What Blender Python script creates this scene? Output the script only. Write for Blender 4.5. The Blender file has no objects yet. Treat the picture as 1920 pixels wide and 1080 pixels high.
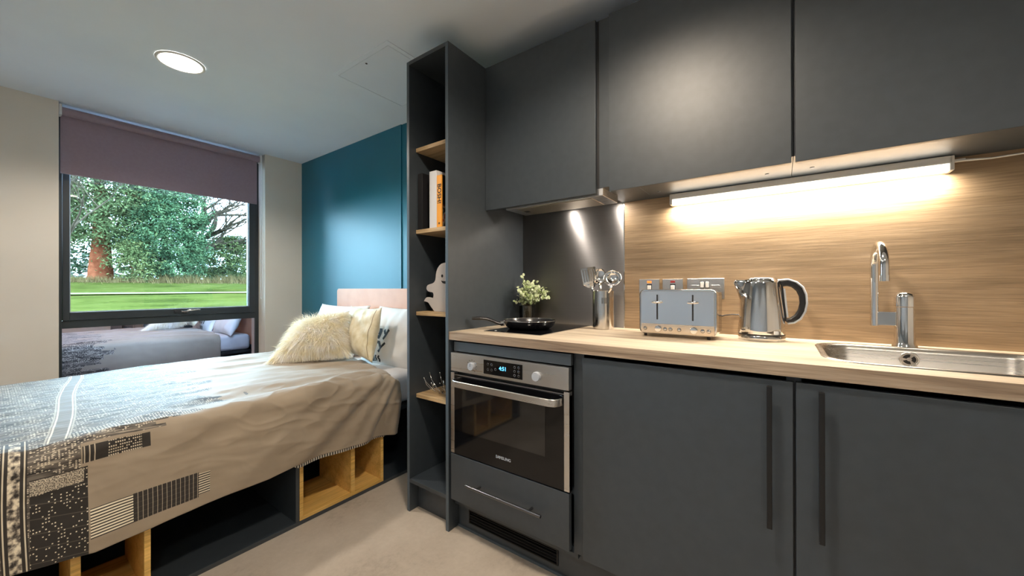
import bpy, bmesh, math, random
import numpy as np
from mathutils import Vector, Matrix, noise
from mathutils.geometry import tessellate_polygon

sc = bpy.context.scene
C = sc.collection
PI = math.pi
R = math.radians

# ------------------------------------------------------------------ camera
TH, PITCH, ROLL, FPX = .621, .001, -.0017, 704.08
cam_d = bpy.data.cameras.new('camera')
cam = bpy.data.objects.new('camera', cam_d)
C.objects.link(cam)
cam_d.sensor_width = 36.0
cam_d.lens = FPX / 1920 * 36.0
cam_d.clip_start = .02
cam_d.clip_end = 500
fwd = Vector((math.cos(TH) * math.cos(PITCH), math.sin(TH) * math.cos(PITCH), math.sin(PITCH)))
right = Vector((math.sin(TH), -math.cos(TH), 0))
up = right.cross(fwd).normalized()
r2 = right * math.cos(ROLL) + up * math.sin(ROLL)
u2 = up * math.cos(ROLL) - right * math.sin(ROLL)
m3 = Matrix((r2, u2, -fwd)).transposed()
cam.matrix_world = Matrix.Translation((0, 0, 1.1)) @ m3.to_4x4()
sc.camera = cam

# ------------------------------------------------------------------ world, exposure
sc.view_settings.view_transform = 'Standard'
sc.view_settings.look = 'None'
sc.view_settings.exposure = 1.1
sc.view_settings.gamma = 1.0
sc.view_settings.use_curve_mapping = False
w = bpy.data.worlds.new('overcast_sky')
sc.world = w
w.use_nodes = True
nt = w.node_tree
bg = nt.nodes['Background']
geo = nt.nodes.new('ShaderNodeTexCoord')
nz = nt.nodes.new('ShaderNodeTexNoise'); nz.inputs['Scale'].default_value = 2.5; nz.inputs['Detail'].default_value = 3
rp = nt.nodes.new('ShaderNodeValToRGB')
rp.color_ramp.elements[0].position = .35; rp.color_ramp.elements[0].color = (.40, .70, 1.0, 1)
rp.color_ramp.elements[1].position = .7; rp.color_ramp.elements[1].color = (.62, .84, 1.0, 1)
nt.links.new(geo.outputs['Generated'], nz.inputs['Vector'])
nt.links.new(nz.outputs['Fac'], rp.inputs['Fac'])
nt.links.new(rp.outputs['Color'], bg.inputs['Color'])
bg.inputs['Strength'].default_value = 14.0
try:
    sc.cycles.max_bounces = 10
    sc.cycles.diffuse_bounces = 5
    sc.cycles.glossy_bounces = 5
    sc.cycles.transmission_bounces = 8
    sc.cycles.transparent_max_bounces = 12
    sc.cycles.sample_clamp_indirect = 6
    sc.cycles.use_denoising = True
    sc.cycles.blur_glossy = .5
except Exception:
    pass

# overcast daylight: a very soft sun from the garden side
def add_light(name, kind, loc, energy, color, **kw):
    d = bpy.data.lights.new(name, kind)
    d.energy = energy; d.color = color
    for k, v in kw.items(): setattr(d, k, v)
    o = bpy.data.objects.new(name, d); C.objects.link(o); o.location = loc
    return o
sun = add_light('soft_sun', 'SUN', (0, 20, 20), 6.0, (.58, .84, 1.0), angle=R(70))
sun.rotation_euler = Vector((-.10, -1, -.75)).to_track_quat('-Z', 'Y').to_euler()

# downlights: one in view over the bed, one by the worktop, two unseen ones added as fill
WARM = (1.0, .90, .78)
LIGHTS = [((.62, 2.68), 40), ((.62, .42), 46), ((-.55, 1.5), 16), ((-.5, -.7), 18)]
def spot(name, loc, e, size=R(154), blend=.45, rad=.09, color=WARM):
    o = add_light(name, 'SPOT', loc, e, color, spot_size=size, spot_blend=blend, shadow_soft_size=rad)
    return o

# ------------------------------------------------------------------ helpers
def wloc(o):
    v = Vector((0, 0, 0))
    while o is not None:
        v += o.location; o = o.parent
    return v
def tag(o, label=None, cat=None, group=None, kind=None):
    if label: o['label'] = label
    if cat: o['category'] = cat
    if group: o['group'] = group
    if kind: o['kind'] = kind
    return o
def thing(name, label, cat, loc, group=None):
    o = bpy.data.objects.new(name, None)
    o.empty_display_size = .05
    C.objects.link(o); o.location = loc
    return tag(o, label, cat, group)
def obj(name, bm, mat, parent=None, smooth=False, bevel=0, label=None, loc=None, angle=35, sub=0, segs=2):
    me = bpy.data.meshes.new(name)
    base = wloc(parent) if parent else Vector((0, 0, 0))
    if loc is not None: base = Vector(loc)
    bmesh.ops.translate(bm, verts=bm.verts, vec=-base)
    bm.normal_update()
    bm.to_mesh(me); bm.free()
    if isinstance(mat, (list, tuple)):
        for m in mat: me.materials.append(m)
    elif mat: me.materials.append(mat)
    o = bpy.data.objects.new(name, me); C.objects.link(o)
    if parent: o.parent = parent
    if loc is not None: o.location = Vector(loc) - (wloc(parent) if parent else Vector((0, 0, 0)))
    if smooth:
        for p in me.polygons: p.use_smooth = True
        if smooth != 'all':
            try: me.set_sharp_from_angle(angle=R(angle))
            except Exception: pass
    if bevel:
        b = o.modifiers.new('bevel', 'BEVEL'); b.width = bevel; b.segments = segs; b.limit_method = 'ANGLE'; b.angle_limit = R(40)
    if sub:
        s = o.modifiers.new('sub', 'SUBSURF'); s.levels = sub; s.render_levels = sub
    if label: o['label'] = label
    return o
def struct(name, bm, mat, **k):
    o = obj(name, bm, mat, **k); o['kind'] = 'structure'; return o
def box(bm, x0, x1, y0, y1, z0, z1, mi=0):
    vs = [bm.verts.new(p) for p in ((x0,y0,z0),(x1,y0,z0),(x1,y1,z0),(x0,y1,z0),(x0,y0,z1),(x1,y0,z1),(x1,y1,z1),(x0,y1,z1))]
    for f in ((3,2,1,0),(4,5,6,7),(0,1,5,4),(1,2,6,5),(2,3,7,6),(3,0,4,7)):
        fc = bm.faces.new([vs[i] for i in f]); fc.material_index = mi
    return bm
def B(*a):
    bm = bmesh.new()
    if isinstance(a[0], (tuple, list)):
        for q in a: box(bm, *q)
    else: box(bm, *a)
    return bm
def tube(bm, pts, r, n=10, cap=True, mi=0, flat=None):
    pts = [Vector(p) for p in pts]
    rs = r if isinstance(r, (list, tuple)) else [r] * len(pts)
    rings = []; nrm = None
    for i, p in enumerate(pts):
        t = (pts[min(i + 1, len(pts) - 1)] - pts[max(i - 1, 0)])
        if t.length < 1e-9: t = Vector((0, 0, 1))
        t.normalize()
        if nrm is None:
            a = Vector((0, 0, 1)) if abs(t.z) < .9 else Vector((1, 0, 0))
            nrm = t.cross(a).normalized()
        else:
            nrm = (nrm - t * nrm.dot(t))
            nrm.normalize()
        b = t.cross(nrm)
        fl = flat or (1, 1)
        rings.append([bm.verts.new(p + (nrm * math.cos(k * 2 * PI / n) * fl[0] + b * math.sin(k * 2 * PI / n) * fl[1]) * rs[i]) for k in range(n)])
    for i in range(len(rings) - 1):
        for k in range(n):
            f = bm.faces.new((rings[i][k], rings[i][(k + 1) % n], rings[i + 1][(k + 1) % n], rings[i + 1][k])); f.material_index = mi
    if cap and n > 2:
        f = bm.faces.new(rings[0][::-1]); f.material_index = mi
        f = bm.faces.new(rings[-1]); f.material_index = mi
    return bm
def lathe(bm, prof, cx, cy, n=40, cap0=True, cap1=True, sy=1.0, mi=0):
    rings = []
    for r, z in prof:
        if r < 1e-6: rings.append([bm.verts.new((cx, cy, z))])
        else: rings.append([bm.verts.new((cx + r * math.cos(k * 2 * PI / n), cy + r * sy * math.sin(k * 2 * PI / n), z)) for k in range(n)])
    for a, b in zip(rings[:-1], rings[1:]):
        for k in range(n):
            if len(a) == 1 and len(b) == 1: continue
            if len(a) == 1: f = bm.faces.new((a[0], b[(k + 1) % n], b[k]))
            elif len(b) == 1: f = bm.faces.new((a[k], a[(k + 1) % n], b[0]))
            else: f = bm.faces.new((a[k], a[(k + 1) % n], b[(k + 1) % n], b[k]))
            f.material_index = mi
    if cap0 and len(rings[0]) > 1: bm.faces.new(rings[0][::-1]).material_index = mi
    if cap1 and len(rings[-1]) > 1: bm.faces.new(rings[-1]).material_index = mi
    bmesh.ops.recalc_face_normals(bm, faces=bm.faces)
    return bm
def extrude_poly(bm, pts, vec, mi=0):
    """pts: planar 3D outline (may be concave); extruded by vec"""
    vec = Vector(vec)
    P = [Vector(p) for p in pts]
    tris = tessellate_polygon([P])
    a = [bm.verts.new(p) for p in P]; b = [bm.verts.new(p + vec) for p in P]
    for t in tris:
        bm.faces.new([a[i] for i in t]).material_index = mi
        bm.faces.new([b[i] for i in reversed(t)]).material_index = mi
    n = len(P)
    for i in range(n):
        bm.faces.new((a[i], a[(i + 1) % n], b[(i + 1) % n], b[i])).material_index = mi
    bmesh.ops.recalc_face_normals(bm, faces=bm.faces)
    return bm
def ball(bm, c, r, seg=10, scale=(1, 1, 1)):
    m = Matrix.Translation(c) @ Matrix.Diagonal((r * scale[0], r * scale[1], r * scale[2], 1))
    bmesh.ops.create_uvsphere(bm, u_segments=seg, v_segments=max(6, seg // 2 + 2), radius=1, matrix=m)
    return bm
def rrect(cx, cy, hx, hy, r, n=8):
    out = []
    for (sx, sy, a0) in ((1, 1, 0), (-1, 1, 90), (-1, -1, 180), (1, -1, 270)):
        for k in range(n + 1):
            a = R(a0 + 90 * k / n)
            out.append((cx + sx * (hx - r) + r * math.cos(a), cy + sy * (hy - r) + r * math.sin(a)))
    return out
def text_mesh(s, size, loc, xdir, ydir, depth=.0006, align='CENTER', bold=0.0):
    cu = bpy.data.curves.new('t', 'FONT'); cu.body = s; cu.size = size; cu.extrude = depth; cu.align_x = align; cu.align_y = 'CENTER'; cu.offset = bold
    cu.resolution_u = 3
    o = bpy.data.objects.new('t', cu); C.objects.link(o)
    dg = bpy.context.evaluated_depsgraph_get()
    me = bpy.data.meshes.new_from_object(o.evaluated_get(dg))
    bm = bmesh.new(); bm.from_mesh(me)
    bpy.data.objects.remove(o); bpy.data.curves.remove(cu); bpy.data.meshes.remove(me)
    X = Vector(xdir).normalized(); Y = Vector(ydir).normalized(); Z = X.cross(Y)
    M = Matrix((X, Y, Z)).transposed().to_4x4(); M.translation = Vector(loc)
    bmesh.ops.transform(bm, matrix=M, verts=bm.verts)
    return bm

# ------------------------------------------------------------------ materials
def mat(name, color=(.5, .5, .5), rough=.5, metal=0, **kw):
    m = bpy.data.materials.new(name); m.use_nodes = True
    b = m.node_tree.nodes['Principled BSDF']
    b.inputs['Base Color'].default_value = (*color, 1)
    b.inputs['Roughness'].default_value = rough
    b.inputs['Metallic'].default_value = metal
    for k, v in kw.items():
        k2 = {'spec': 'Specular IOR Level', 'emit': 'Emission Strength', 'ecol': 'Emission Color', 'trans': 'Transmission Weight',
              'coat': 'Coat Weight', 'sheen': 'Sheen Weight', 'aniso': 'Anisotropic', 'anrot': 'Anisotropic Rotation', 'ior': 'IOR', 'coatr': 'Coat Roughness'}[k]
        b.inputs[k2].default_value = (*v, 1) if k == 'ecol' else v
    return m
def N(m, t, **kw):
    n = m.node_tree.nodes.new(t)
    for k, v in kw.items():
        if k in n.inputs: n.inputs[k].default_value = v
        else: setattr(n, k, v)
    return n
def L(m, a, b): m.node_tree.links.new(a, b)
def bsdf(m): return m.node_tree.nodes['Principled BSDF']
def ramp(m, fac, stops, interp='LINEAR'):
    n = m.node_tree.nodes.new('ShaderNodeValToRGB'); e = n.color_ramp.elements
    n.color_ramp.interpolation = interp
    while len(e) > 1: e.remove(e[-1])
    e[0].position = stops[0][0]; e[0].color = (*stops[0][1], 1)
    for p, c in stops[1:]:
        q = e.new(p); q.color = (*c, 1)
    L(m, fac, n.inputs['Fac']); return n.outputs['Color']
def coords(m, scale=(1, 1, 1), kind='Object', rot=(0, 0, 0)):
    tc = N(m, 'ShaderNodeTexCoord'); mp = N(m, 'ShaderNodeMapping')
    mp.inputs['Scale'].default_value = scale; mp.inputs['Rotation'].default_value = rot
    L(m, tc.outputs[kind], mp.inputs['Vector']); return mp.outputs['Vector']
def bump(m, h, strength=.2, dist=.002):
    b = N(m, 'ShaderNodeBump'); b.inputs['Strength'].default_value = strength; b.inputs['Distance'].default_value = dist
    L(m, h, b.inputs['Height']); L(m, b.outputs['Normal'], bsdf(m).inputs['Normal'])
def wood(name, cols, grain='y', k=1.0, rough=.5, bmp=.25):
    m = mat(name, rough=rough)
    s = {'x': (.9, 14, 14), 'y': (14, .9, 14), 'z': (14, 14, .9)}[grain]
    v = coords(m, tuple(a * k for a in s))
    n1 = N(m, 'ShaderNodeTexNoise', Scale=1.6, Detail=6.0, Roughness=.6, Distortion=.6); L(m, v, n1.inputs['Vector'])
    s2 = {'x': (4, 160, 160), 'y': (160, 4, 160), 'z': (160, 160, 4)}[grain]
    v2 = coords(m, tuple(a * k for a in s2))
    n2 = N(m, 'ShaderNodeTexNoise', Scale=1.0, Detail=3.0, Roughness=.65); L(m, v2, n2.inputs['Vector'])
    v3 = coords(m, tuple(a * k * .25 for a in s))
    n3 = N(m, 'ShaderNodeTexNoise', Scale=1.3, Detail=2.0); L(m, v3, n3.inputs['Vector'])
    c = ramp(m, n1.outputs['Fac'], [(.30, cols[0]), (.48, cols[1]), (.60, cols[2]), (.75, cols[1])])
    f = N(m, 'ShaderNodeMapRange'); f.inputs[1].default_value = .38; f.inputs[2].default_value = .62; f.inputs[3].default_value = .80; f.inputs[4].default_value = 1.08
    L(m, n2.outputs['Fac'], f.inputs[0])
    g = N(m, 'ShaderNodeMapRange'); g.inputs[1].default_value = .3; g.inputs[2].default_value = .7; g.inputs[3].default_value = .88; g.inputs[4].default_value = 1.1
    L(m, n3.outputs['Fac'], g.inputs[0])
    mu = N(m, 'ShaderNodeMath', operation='MULTIPLY'); L(m, f.outputs[0], mu.inputs[0]); L(m, g.outputs[0], mu.inputs[1])
    mx = N(m, 'ShaderNodeVectorMath', operation='SCALE'); L(m, c, mx.inputs[0]); L(m, mu.outputs[0], mx.inputs['Scale'])
    L(m, mx.outputs[0], bsdf(m).inputs['Base Color'])
    bump(m, n2.outputs['Fac'], bmp, .0008)
    return m
def noisy(name, c1, c2, scale=5, rough=.6, bmp=0, bscale=200, bdist=.0005, detail=4, **kw):
    m = mat(name, c1, rough, **kw)
    v = coords(m)
    n = N(m, 'ShaderNodeTexNoise', Scale=float(scale), Detail=float(detail)); L(m, v, n.inputs['Vector'])
    L(m, ramp(m, n.outputs['Fac'], [(.35, c1), (.65, c2)]), bsdf(m).inputs['Base Color'])
    if bmp:
        n2 = N(m, 'ShaderNodeTexNoise', Scale=float(bscale), Detail=3.0); L(m, v, n2.inputs['Vector'])
        bump(m, n2.outputs['Fac'], bmp, bdist)
    return m
def brushed(name, color, rough, axis='y', aniso=0.0, rot=0.0, bs=.06):
    m = mat(name, color, rough, 1)
    s = {'x': (2, 300, 300), 'y': (300, 2, 300), 'z': (300, 300, 2)}[axis]
    v = coords(m, s); n = N(m, 'ShaderNodeTexNoise', Scale=1.0, Detail=2.0); L(m, v, n.inputs['Vector'])
    mr = N(m, 'ShaderNodeMapRange'); mr.inputs[3].default_value = rough - .05; mr.inputs[4].default_value = rough + .08
    L(m, n.outputs['Fac'], mr.inputs[0]); L(m, mr.outputs[0], bsdf(m).inputs['Roughness'])
    bump(m, n.outputs['Fac'], bs, .0003)
    if aniso:
        bsdf(m).inputs['Anisotropic'].default_value = aniso
        bsdf(m).inputs['Anisotropic Rotation'].default_value = rot
        tg = N(m, 'ShaderNodeTangent'); tg.direction_type = 'RADIAL'; tg.axis = 'Z'
        L(m, tg.outputs[0], bsdf(m).inputs['Tangent'])
    return m

M = {}
M['wall'] = noisy('warm_white_paint', (.72, .66, .58), (.75, .69, .61), 3, .75, .05, 300)
M['ceiling'] = noisy('white_ceiling_paint', (.76, .83, .93), (.80, .87, .96), 2, .8)
M['teal'] = noisy('teal_paint', (.006, .145, .225), (.008, .16, .245), 2, .42, .05, 300, spec=.5)
M['floor'] = mat('concrete_look_vinyl', rough=.55)
_m = M['floor']; _v = coords(_m)
_n1 = N(_m, 'ShaderNodeTexNoise', Scale=3.0, Detail=8.0, Roughness=.6); L(_m, _v, _n1.inputs['Vector'])
_n2 = N(_m, 'ShaderNodeTexNoise', Scale=45.0, Detail=4.0, Roughness=.7); L(_m, _v, _n2.inputs['Vector'])
_a = N(_m, 'ShaderNodeMath', operation='MULTIPLY_ADD'); L(_m, _n2.outputs['Fac'], _a.inputs[0]); _a.inputs[1].default_value = .35; L(_m, _n1.outputs['Fac'], _a.inputs[2])
L(_m, ramp(_m, _a.outputs[0], [(.48, (.36, .305, .25)), (.62, (.46, .395, .325)), (.85, (.54, .47, .395))]), bsdf(_m).inputs['Base Color'])
M['laminate'] = noisy('graphite_laminate', (.031, .041, .052), (.036, .047, .059), 30, .47, .05, 900, .0002, spec=.75)
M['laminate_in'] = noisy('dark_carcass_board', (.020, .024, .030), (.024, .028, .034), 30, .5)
M['edge'] = mat('graphite_edging_daylit', (.075, .10, .125), .4)  # paler blue puts the window light on front edges into the colour
M['black'] = mat('black_gap_and_shade', (.006, .006, .008), .6)
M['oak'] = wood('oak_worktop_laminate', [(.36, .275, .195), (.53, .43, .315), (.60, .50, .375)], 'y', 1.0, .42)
M['oak_wall'] = wood('oak_wall_panel', [(.235, .160, .090), (.30, .205, .120), (.345, .240, .143)], 'y', 1.6, .45, .35)
M['oak_edge'] = wood('oak_worktop_edge_shaded', [(.17, .115, .075), (.33, .24, .165), (.42, .32, .23)], 'y', 1.4, .5)  # darker copy of the oak, front-edge shade put into the colour
M['oak_shelf'] = wood('oak_shelf_board', [(.36, .23, .11), (.55, .38, .20), (.64, .46, .26)], 'y', 1.2, .5)
M['oak_cube'] = wood('yellow_oak_board', [(.58, .33, .07), (.72, .44, .12), (.80, .51, .16)], 'x', 1.2, .5)
M['steel'] = brushed('brushed_steel', (.62, .60, .58), .28, 'y')
M['splash'] = brushed('brushed_steel_splashback', (.40, .385, .38), .58, 'y', .95, .25)
M['sink'] = brushed('satin_sink_steel', (.46, .43, .39), .27, 'y', bs=.008)
M['chrome'] = mat('polished_chrome', (.85, .84, .83), .045, 1)
M['chrome_soft'] = mat('polished_steel', (.66, .65, .64), .12, 1)
M['blackglass'] = mat('black_glass', (.004, .004, .005), .06, spec=.4)
M['ovenglass'] = mat('oven_window_glass', (.010, .010, .011), .05, spec=.7)
M['blackplastic'] = mat('black_plastic', (.012, .012, .014), .35)
M['handleblack'] = mat('matt_black_metal', (.012, .012, .013), .4, .3)
M['blued'] = mat('dark_bar_steel', (.18, .18, .19), .3, 1)
M['white'] = mat('white_plastic', (.75, .74, .72), .4)
M['greypl'] = mat('pale_grey_plastic', (.42, .45, .50), .45)
M['frame'] = mat('anthracite_window_frame', (.028, .036, .042), .38, .1)
M['blind'] = noisy('mauve_blind_fabric', (.36, .27, .32), (.38, .29, .34), 60, .85, .15, 900)
_m = M['blind']; _t = N(_m, 'ShaderNodeBsdfTranslucent'); _t.inputs['Color'].default_value = (.30, .20, .26, 1); _x = N(_m, 'ShaderNodeMixShader'); _x.inputs[0].default_value = .10
_o = [n for n in _m.node_tree.nodes if n.type == 'OUTPUT_MATERIAL'][0]
L(_m, bsdf(_m).outputs[0], _x.inputs[1]); L(_m, _t.outputs[0], _x.inputs[2]); L(_m, _x.outputs[0], _o.inputs['Surface'])
M['headboard'] = noisy('tan_leatherette', (.62, .30, .17), (.66, .33, .19), 12, .42, .25, 350)
M['linen'] = noisy('white_cotton', (.72, .70, .67), (.76, .74, .71), 8, .85, .2, 400)
M['cream'] = noisy('cream_silky_cushion', (.56, .47, .27), (.72, .66, .50), 16, .55, .5, 60, .002, sheen=.4)
M['fur'] = noisy('cream_fur', (.93, .84, .60), (1.0, .97, .91), 16, .8, sheen=.5)
M['ink'] = mat('black_print', (.01, .01, .011), .7)
M['mattress'] = noisy('mattress_cotton', (.62, .60, .60), (.68, .66, .66), 10, .85)
M['green'] = noisy('silvery_green_leaf', (.26, .36, .10), (.74, .78, .56), 45, .6)
M['stem'] = mat('brown_stem', (.10, .07, .035), .7)
M['panblack'] = mat('black_nonstick', (.008, .008, .010), .25, coat=.6)
M['orange'] = mat('orange_book_spine', (.85, .36, .03), .5)
M['bookwhite'] = mat('white_book_cover', (.66, .66, .68), .5)
M['ghost'] = mat('white_painted_wood', (.62, .58, .56), .5)
M['lamp_on'] = mat('lamp_diffuser', (1, .95, .88), .5, emit=9.0, ecol=(1, .90, .76))
M['strip_on'] = mat('strip_diffuser', (1, .97, .9), .5, emit=4.5, ecol=(1, .93, .80))
M['led_on'] = mat('hood_led_lens', (1, .95, .88), .5, emit=130.0, ecol=(1, .90, .78))
M['cyan_on'] = mat('cyan_display', (.1, .5, 1), .5, emit=1.1, ecol=(.10, .55, 1))
M['amber_on'] = mat('amber_neon', (.8, .15, .02), .4, emit=.8, ecol=(1, .16, .02))
M['red'] = mat('red_neon_off', (.28, .02, .02), .35)
# clear window glass: sees through, reflects a little
def glassmat(name, refl=.09, tint=(.93, .97, .97)):
    m = bpy.data.materials.new(name); m.use_nodes = True; t = m.node_tree; t.nodes.clear()
    out = t.nodes.new('ShaderNodeOutputMaterial'); mx = t.nodes.new('ShaderNodeMixShader')
    tr = t.nodes.new('ShaderNodeBsdfTransparent'); gl = t.nodes.new('ShaderNodeBsdfGlossy')
    tr.inputs['Color'].default_value = (*tint, 1); gl.inputs['Roughness'].default_value = .01
    lw = t.nodes.new('ShaderNodeFresnel'); lw.inputs['IOR'].default_value = 1.45
    t.links.new(lw.outputs[0], mx.inputs['Fac']); t.links.new(tr.outputs[0], mx.inputs[1]); t.links.new(gl.outputs[0], mx.inputs[2])
    t.links.new(mx.outputs[0], out.inputs['Surface']); return m
M['glass'] = glassmat('clear_window_glass')
M['mirrorglass'] = mat('tinted_reflective_glass', (.62, .58, .72), .015, 1)
M['jarglass'] = glassmat('clear_vase_glass', tint=(.93, .95, .93))
M['jarglass'].node_tree.nodes['Fresnel'].inputs['IOR'].default_value = 1.7

# ------------------------------------------------------------------ room shell
XW = 1.827; YW = 3.884; ZC = 2.346; XL = -1.35; YB = -1.7
struct('floor', B(XL - .1, XW + .1, YB - .1, YW + .25, -.1, 0), M['floor'])
struct('ceiling', B(XL - .1, XW + .1, YB - .1, YW + .20, ZC, ZC + .1), M['ceiling'])
struct('wall_right', B((XW, XW + .1, YB - .1, 1.5, 0, ZC)), M['wall'])
struct('wall_teal', B((XW + .008, XW + .1, 1.5, 2.34, 0, ZC), (XW, XW + .1, 2.34, YW, 0, ZC)), M['teal'])
OX0, OX1 = .276, 1.499
struct('wall_window_side', B((XL - .1, OX0, YW, YW + .20, 0, ZC), (OX1, XW + .1, YW, YW + .20, 0, ZC), (OX0, OX1, YW, YW + .2, 0, .06)), M['wall'])
M['bluewall'] = noisy('grey_blue_fill_tint', (.36, .41, .47), (.38, .43, .49), 2, .7)  # unseen wall, tinted blue for bluish reflections and fill light
struct('wall_left', B(XL - .1, XL, YB - .1, YW, 0, ZC), M['bluewall'])
struct('wall_behind', B(XL, XW, YB - .1, YB, 0, ZC), M['wall'])
struct('baseboard_left', B(XL, XL + .015, YB, YW, 0, .09), M['white'])
# the window: fixed charcoal frame, opening light with handle, mirrored lower pane
FY = 4.027
win = thing('window_1', None, None, (.887, FY, 0)); win['kind'] = 'structure'
def fr(name, *q, par=win, m='frame', bv=.002): return obj(name, B(*q), M[m], par, bevel=bv)
fr('window_frame', (OX0, .300, FY, FY + .06, .06, ZC), (1.470, OX1, FY, FY + .06, .06, ZC), (.300, 1.470, FY, FY + .06, 2.30, ZC),
   (.300, 1.470, FY, FY + .06, .826, .880), (.300, 1.470, FY, FY + .06, .06, .10))
sash = fr('opening_sash', (.302, .334, FY - .012, FY + .05, .882, 2.298), (1.416, 1.468, FY - .012, FY + .05, .882, 2.298),
   (.334, 1.416, FY - .012, FY + .05, .882, .938), (.334, 1.416, FY - .012, FY + .05, 2.25, 2.298))
fr('gasket', (.334, .339, FY + .006, FY + .012, .938, 2.25), (1.411, 1.416, FY + .006, FY + .012, .938, 2.25), (.339, 1.411, FY + .006, FY + .012, .938, .943), par=sash, m='greypl', bv=0)
obj('glass_pane', B(.334, 1.416, FY + .018, FY + .022, .938, 2.25), M['glass'], sash)
o = obj('lower_glass_pane', B(.300, 1.470, FY + .012, FY + .02, .10, .826), M['mirrorglass'], win, label='mirror-like tinted lower glass pane')
bm = bmesh.new(); tube(bm, [(.935, FY - .022, .915), (.955, FY - .045, .918), (.975, FY - .052, .925), (1.03, FY - .052, .930), (1.045, FY - .052, .928)], [.009, .009, .008, .007, .006], 10)
hd = obj('window_handle', bm, M['chrome_soft'], win, smooth=True, label='silver lever handle')
obj('handle_plate', B(.885, .965, FY - .024, FY - .012, .900, .925), M['blackplastic'], hd, bevel=.004)
# ------------------------------------------------------------------ garden
def gz(y):
    P = [(4.0, -.12), (15, .40), (32, .83), (40, 1.6), (60, 2.3), (140, 4)]
    for (a, za), (b, zb) in zip(P[:-1], P[1:]):
        if y <= b: return za + (zb - za) * (max(y, a) - a) / (b - a)
    return P[-1][1]
grass_m = mat('lawn_grass', rough=1, spec=0)
_v = coords(grass_m); _n1 = N(grass_m, 'ShaderNodeTexNoise', Scale=.35, Detail=9.0, Roughness=.7); L(grass_m, _v, _n1.inputs['Vector'])
_n2 = N(grass_m, 'ShaderNodeTexNoise', Scale=6.0, Detail=5.0, Roughness=.7); L(grass_m, _v, _n2.inputs['Vector'])
_a = N(grass_m, 'ShaderNodeMath', operation='MULTIPLY_ADD'); L(grass_m, _n2.outputs['Fac'], _a.inputs[0]); _a.inputs[1].default_value = .6; L(grass_m, _n1.outputs['Fac'], _a.inputs[2])
L(grass_m, ramp(grass_m, _a.outputs[0], [(.60, (.012, .015, .004)), (.74, (.024, .028, .006)), (.88, (.034, .038, .009)), (1.0, (.050, .046, .015))]), bsdf(grass_m).inputs['Base Color'])
bm = bmesh.new(); random.seed(2)
ys = [4.3 + i * .5 for i in range(72)] + [41 + i * 3 for i in range(30)]
xs = [-30 + i * 1.5 for i in range(60)]
rows = [[bm.verts.new((x, y, gz(y) + (noise.noise(Vector((x * .3, y * .3, 0))) * .05 if y > 8 else 0))) for x in xs] for y in ys]
for a, b in zip(rows[:-1], rows[1:]):
    for i in range(len(xs) - 1): bm.faces.new((a[i], a[i + 1], b[i + 1], b[i]))
o = struct('garden_ground', bm, grass_m, smooth='all')
pm = mat('pale_path', (.13, .12, .11), 1, spec=0)
bm = bmesh.new()
pr = [[bm.verts.new((x, y, gz(y) + .09)) for x in range(-20, 50, 2)] for y in (29.4, 31.0)]
for i in range(len(pr[0]) - 1): bm.faces.new((pr[0][i], pr[0][i + 1], pr[1][i + 1], pr[1][i]))
tag(struct('garden_path', bm, pm), 'pale path crossing the lawn')

def leafmat(name, c1, c2, c3):
    m = mat(name, rough=.9, spec=.05)
    v = coords(m); n = N(m, 'ShaderNodeTexNoise', Scale=1.2, Detail=6.0, Roughness=.75); L(m, v, n.inputs['Vector'])
    L(m, ramp(m, n.outputs['Fac'], [(.36, c1), (.5, c2), (.64, c3)]), bsdf(m).inputs['Base Color']); return m
M['conifer'] = leafmat('dark_conifer_foliage', (.016, .035, .018), (.040, .072, .034), (.075, .105, .048))
M['redwood'] = leafmat('soft_redwood_foliage', (.030, .045, .018), (.060, .078, .032), (.095, .11, .045))
M['bushleaf'] = leafmat('olive_bush_foliage', (.035, .048, .018), (.065, .080, .030), (.10, .105, .040))
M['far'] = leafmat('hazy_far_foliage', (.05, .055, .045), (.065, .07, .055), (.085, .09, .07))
M['barkred'] = noisy('red_brown_bark', (.085, .022, .010), (.15, .045, .022), 3, .9, .6, 8, .05, spec=0)
M['barkgrey'] = noisy('grey_bark', (.035, .026, .018), (.060, .045, .032), 4, .9, spec=0)
M['dry'] = noisy('dry_grass_and_brambles', (.045, .030, .012), (.085, .062, .028), 3, .9, spec=0)

def leafcloud(bm, centers, n_per, spread, size, rnd, droop=.0, flat=.6):
    for c in centers:
        ax = Vector((rnd.uniform(-1, 1), rnd.uniform(-1, 1), rnd.uniform(-.5, .2))).normalized()
        for k in range(n_per):
            p = c + ax * rnd.gauss(0, spread * 1.2) + Vector((rnd.gauss(0, spread * .6), rnd.gauss(0, spread * .6), rnd.gauss(0, spread * flat * .6)))
            s = size * rnd.uniform(.5, 1.3)
            d1 = Vector((rnd.uniform(-1, 1), rnd.uniform(-1, 1), rnd.uniform(-.6 - droop, .5 - droop))).normalized()
            d2 = d1.cross(Vector((rnd.uniform(-1, 1), rnd.uniform(-1, 1), rnd.uniform(-1, 1)))).normalized() * .42
            vs = [bm.verts.new(p - d1 * s), bm.verts.new(p + d2 * s), bm.verts.new(p + d1 * s), bm.verts.new(p - d2 * s)]
            bm.faces.new(vs)
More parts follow.
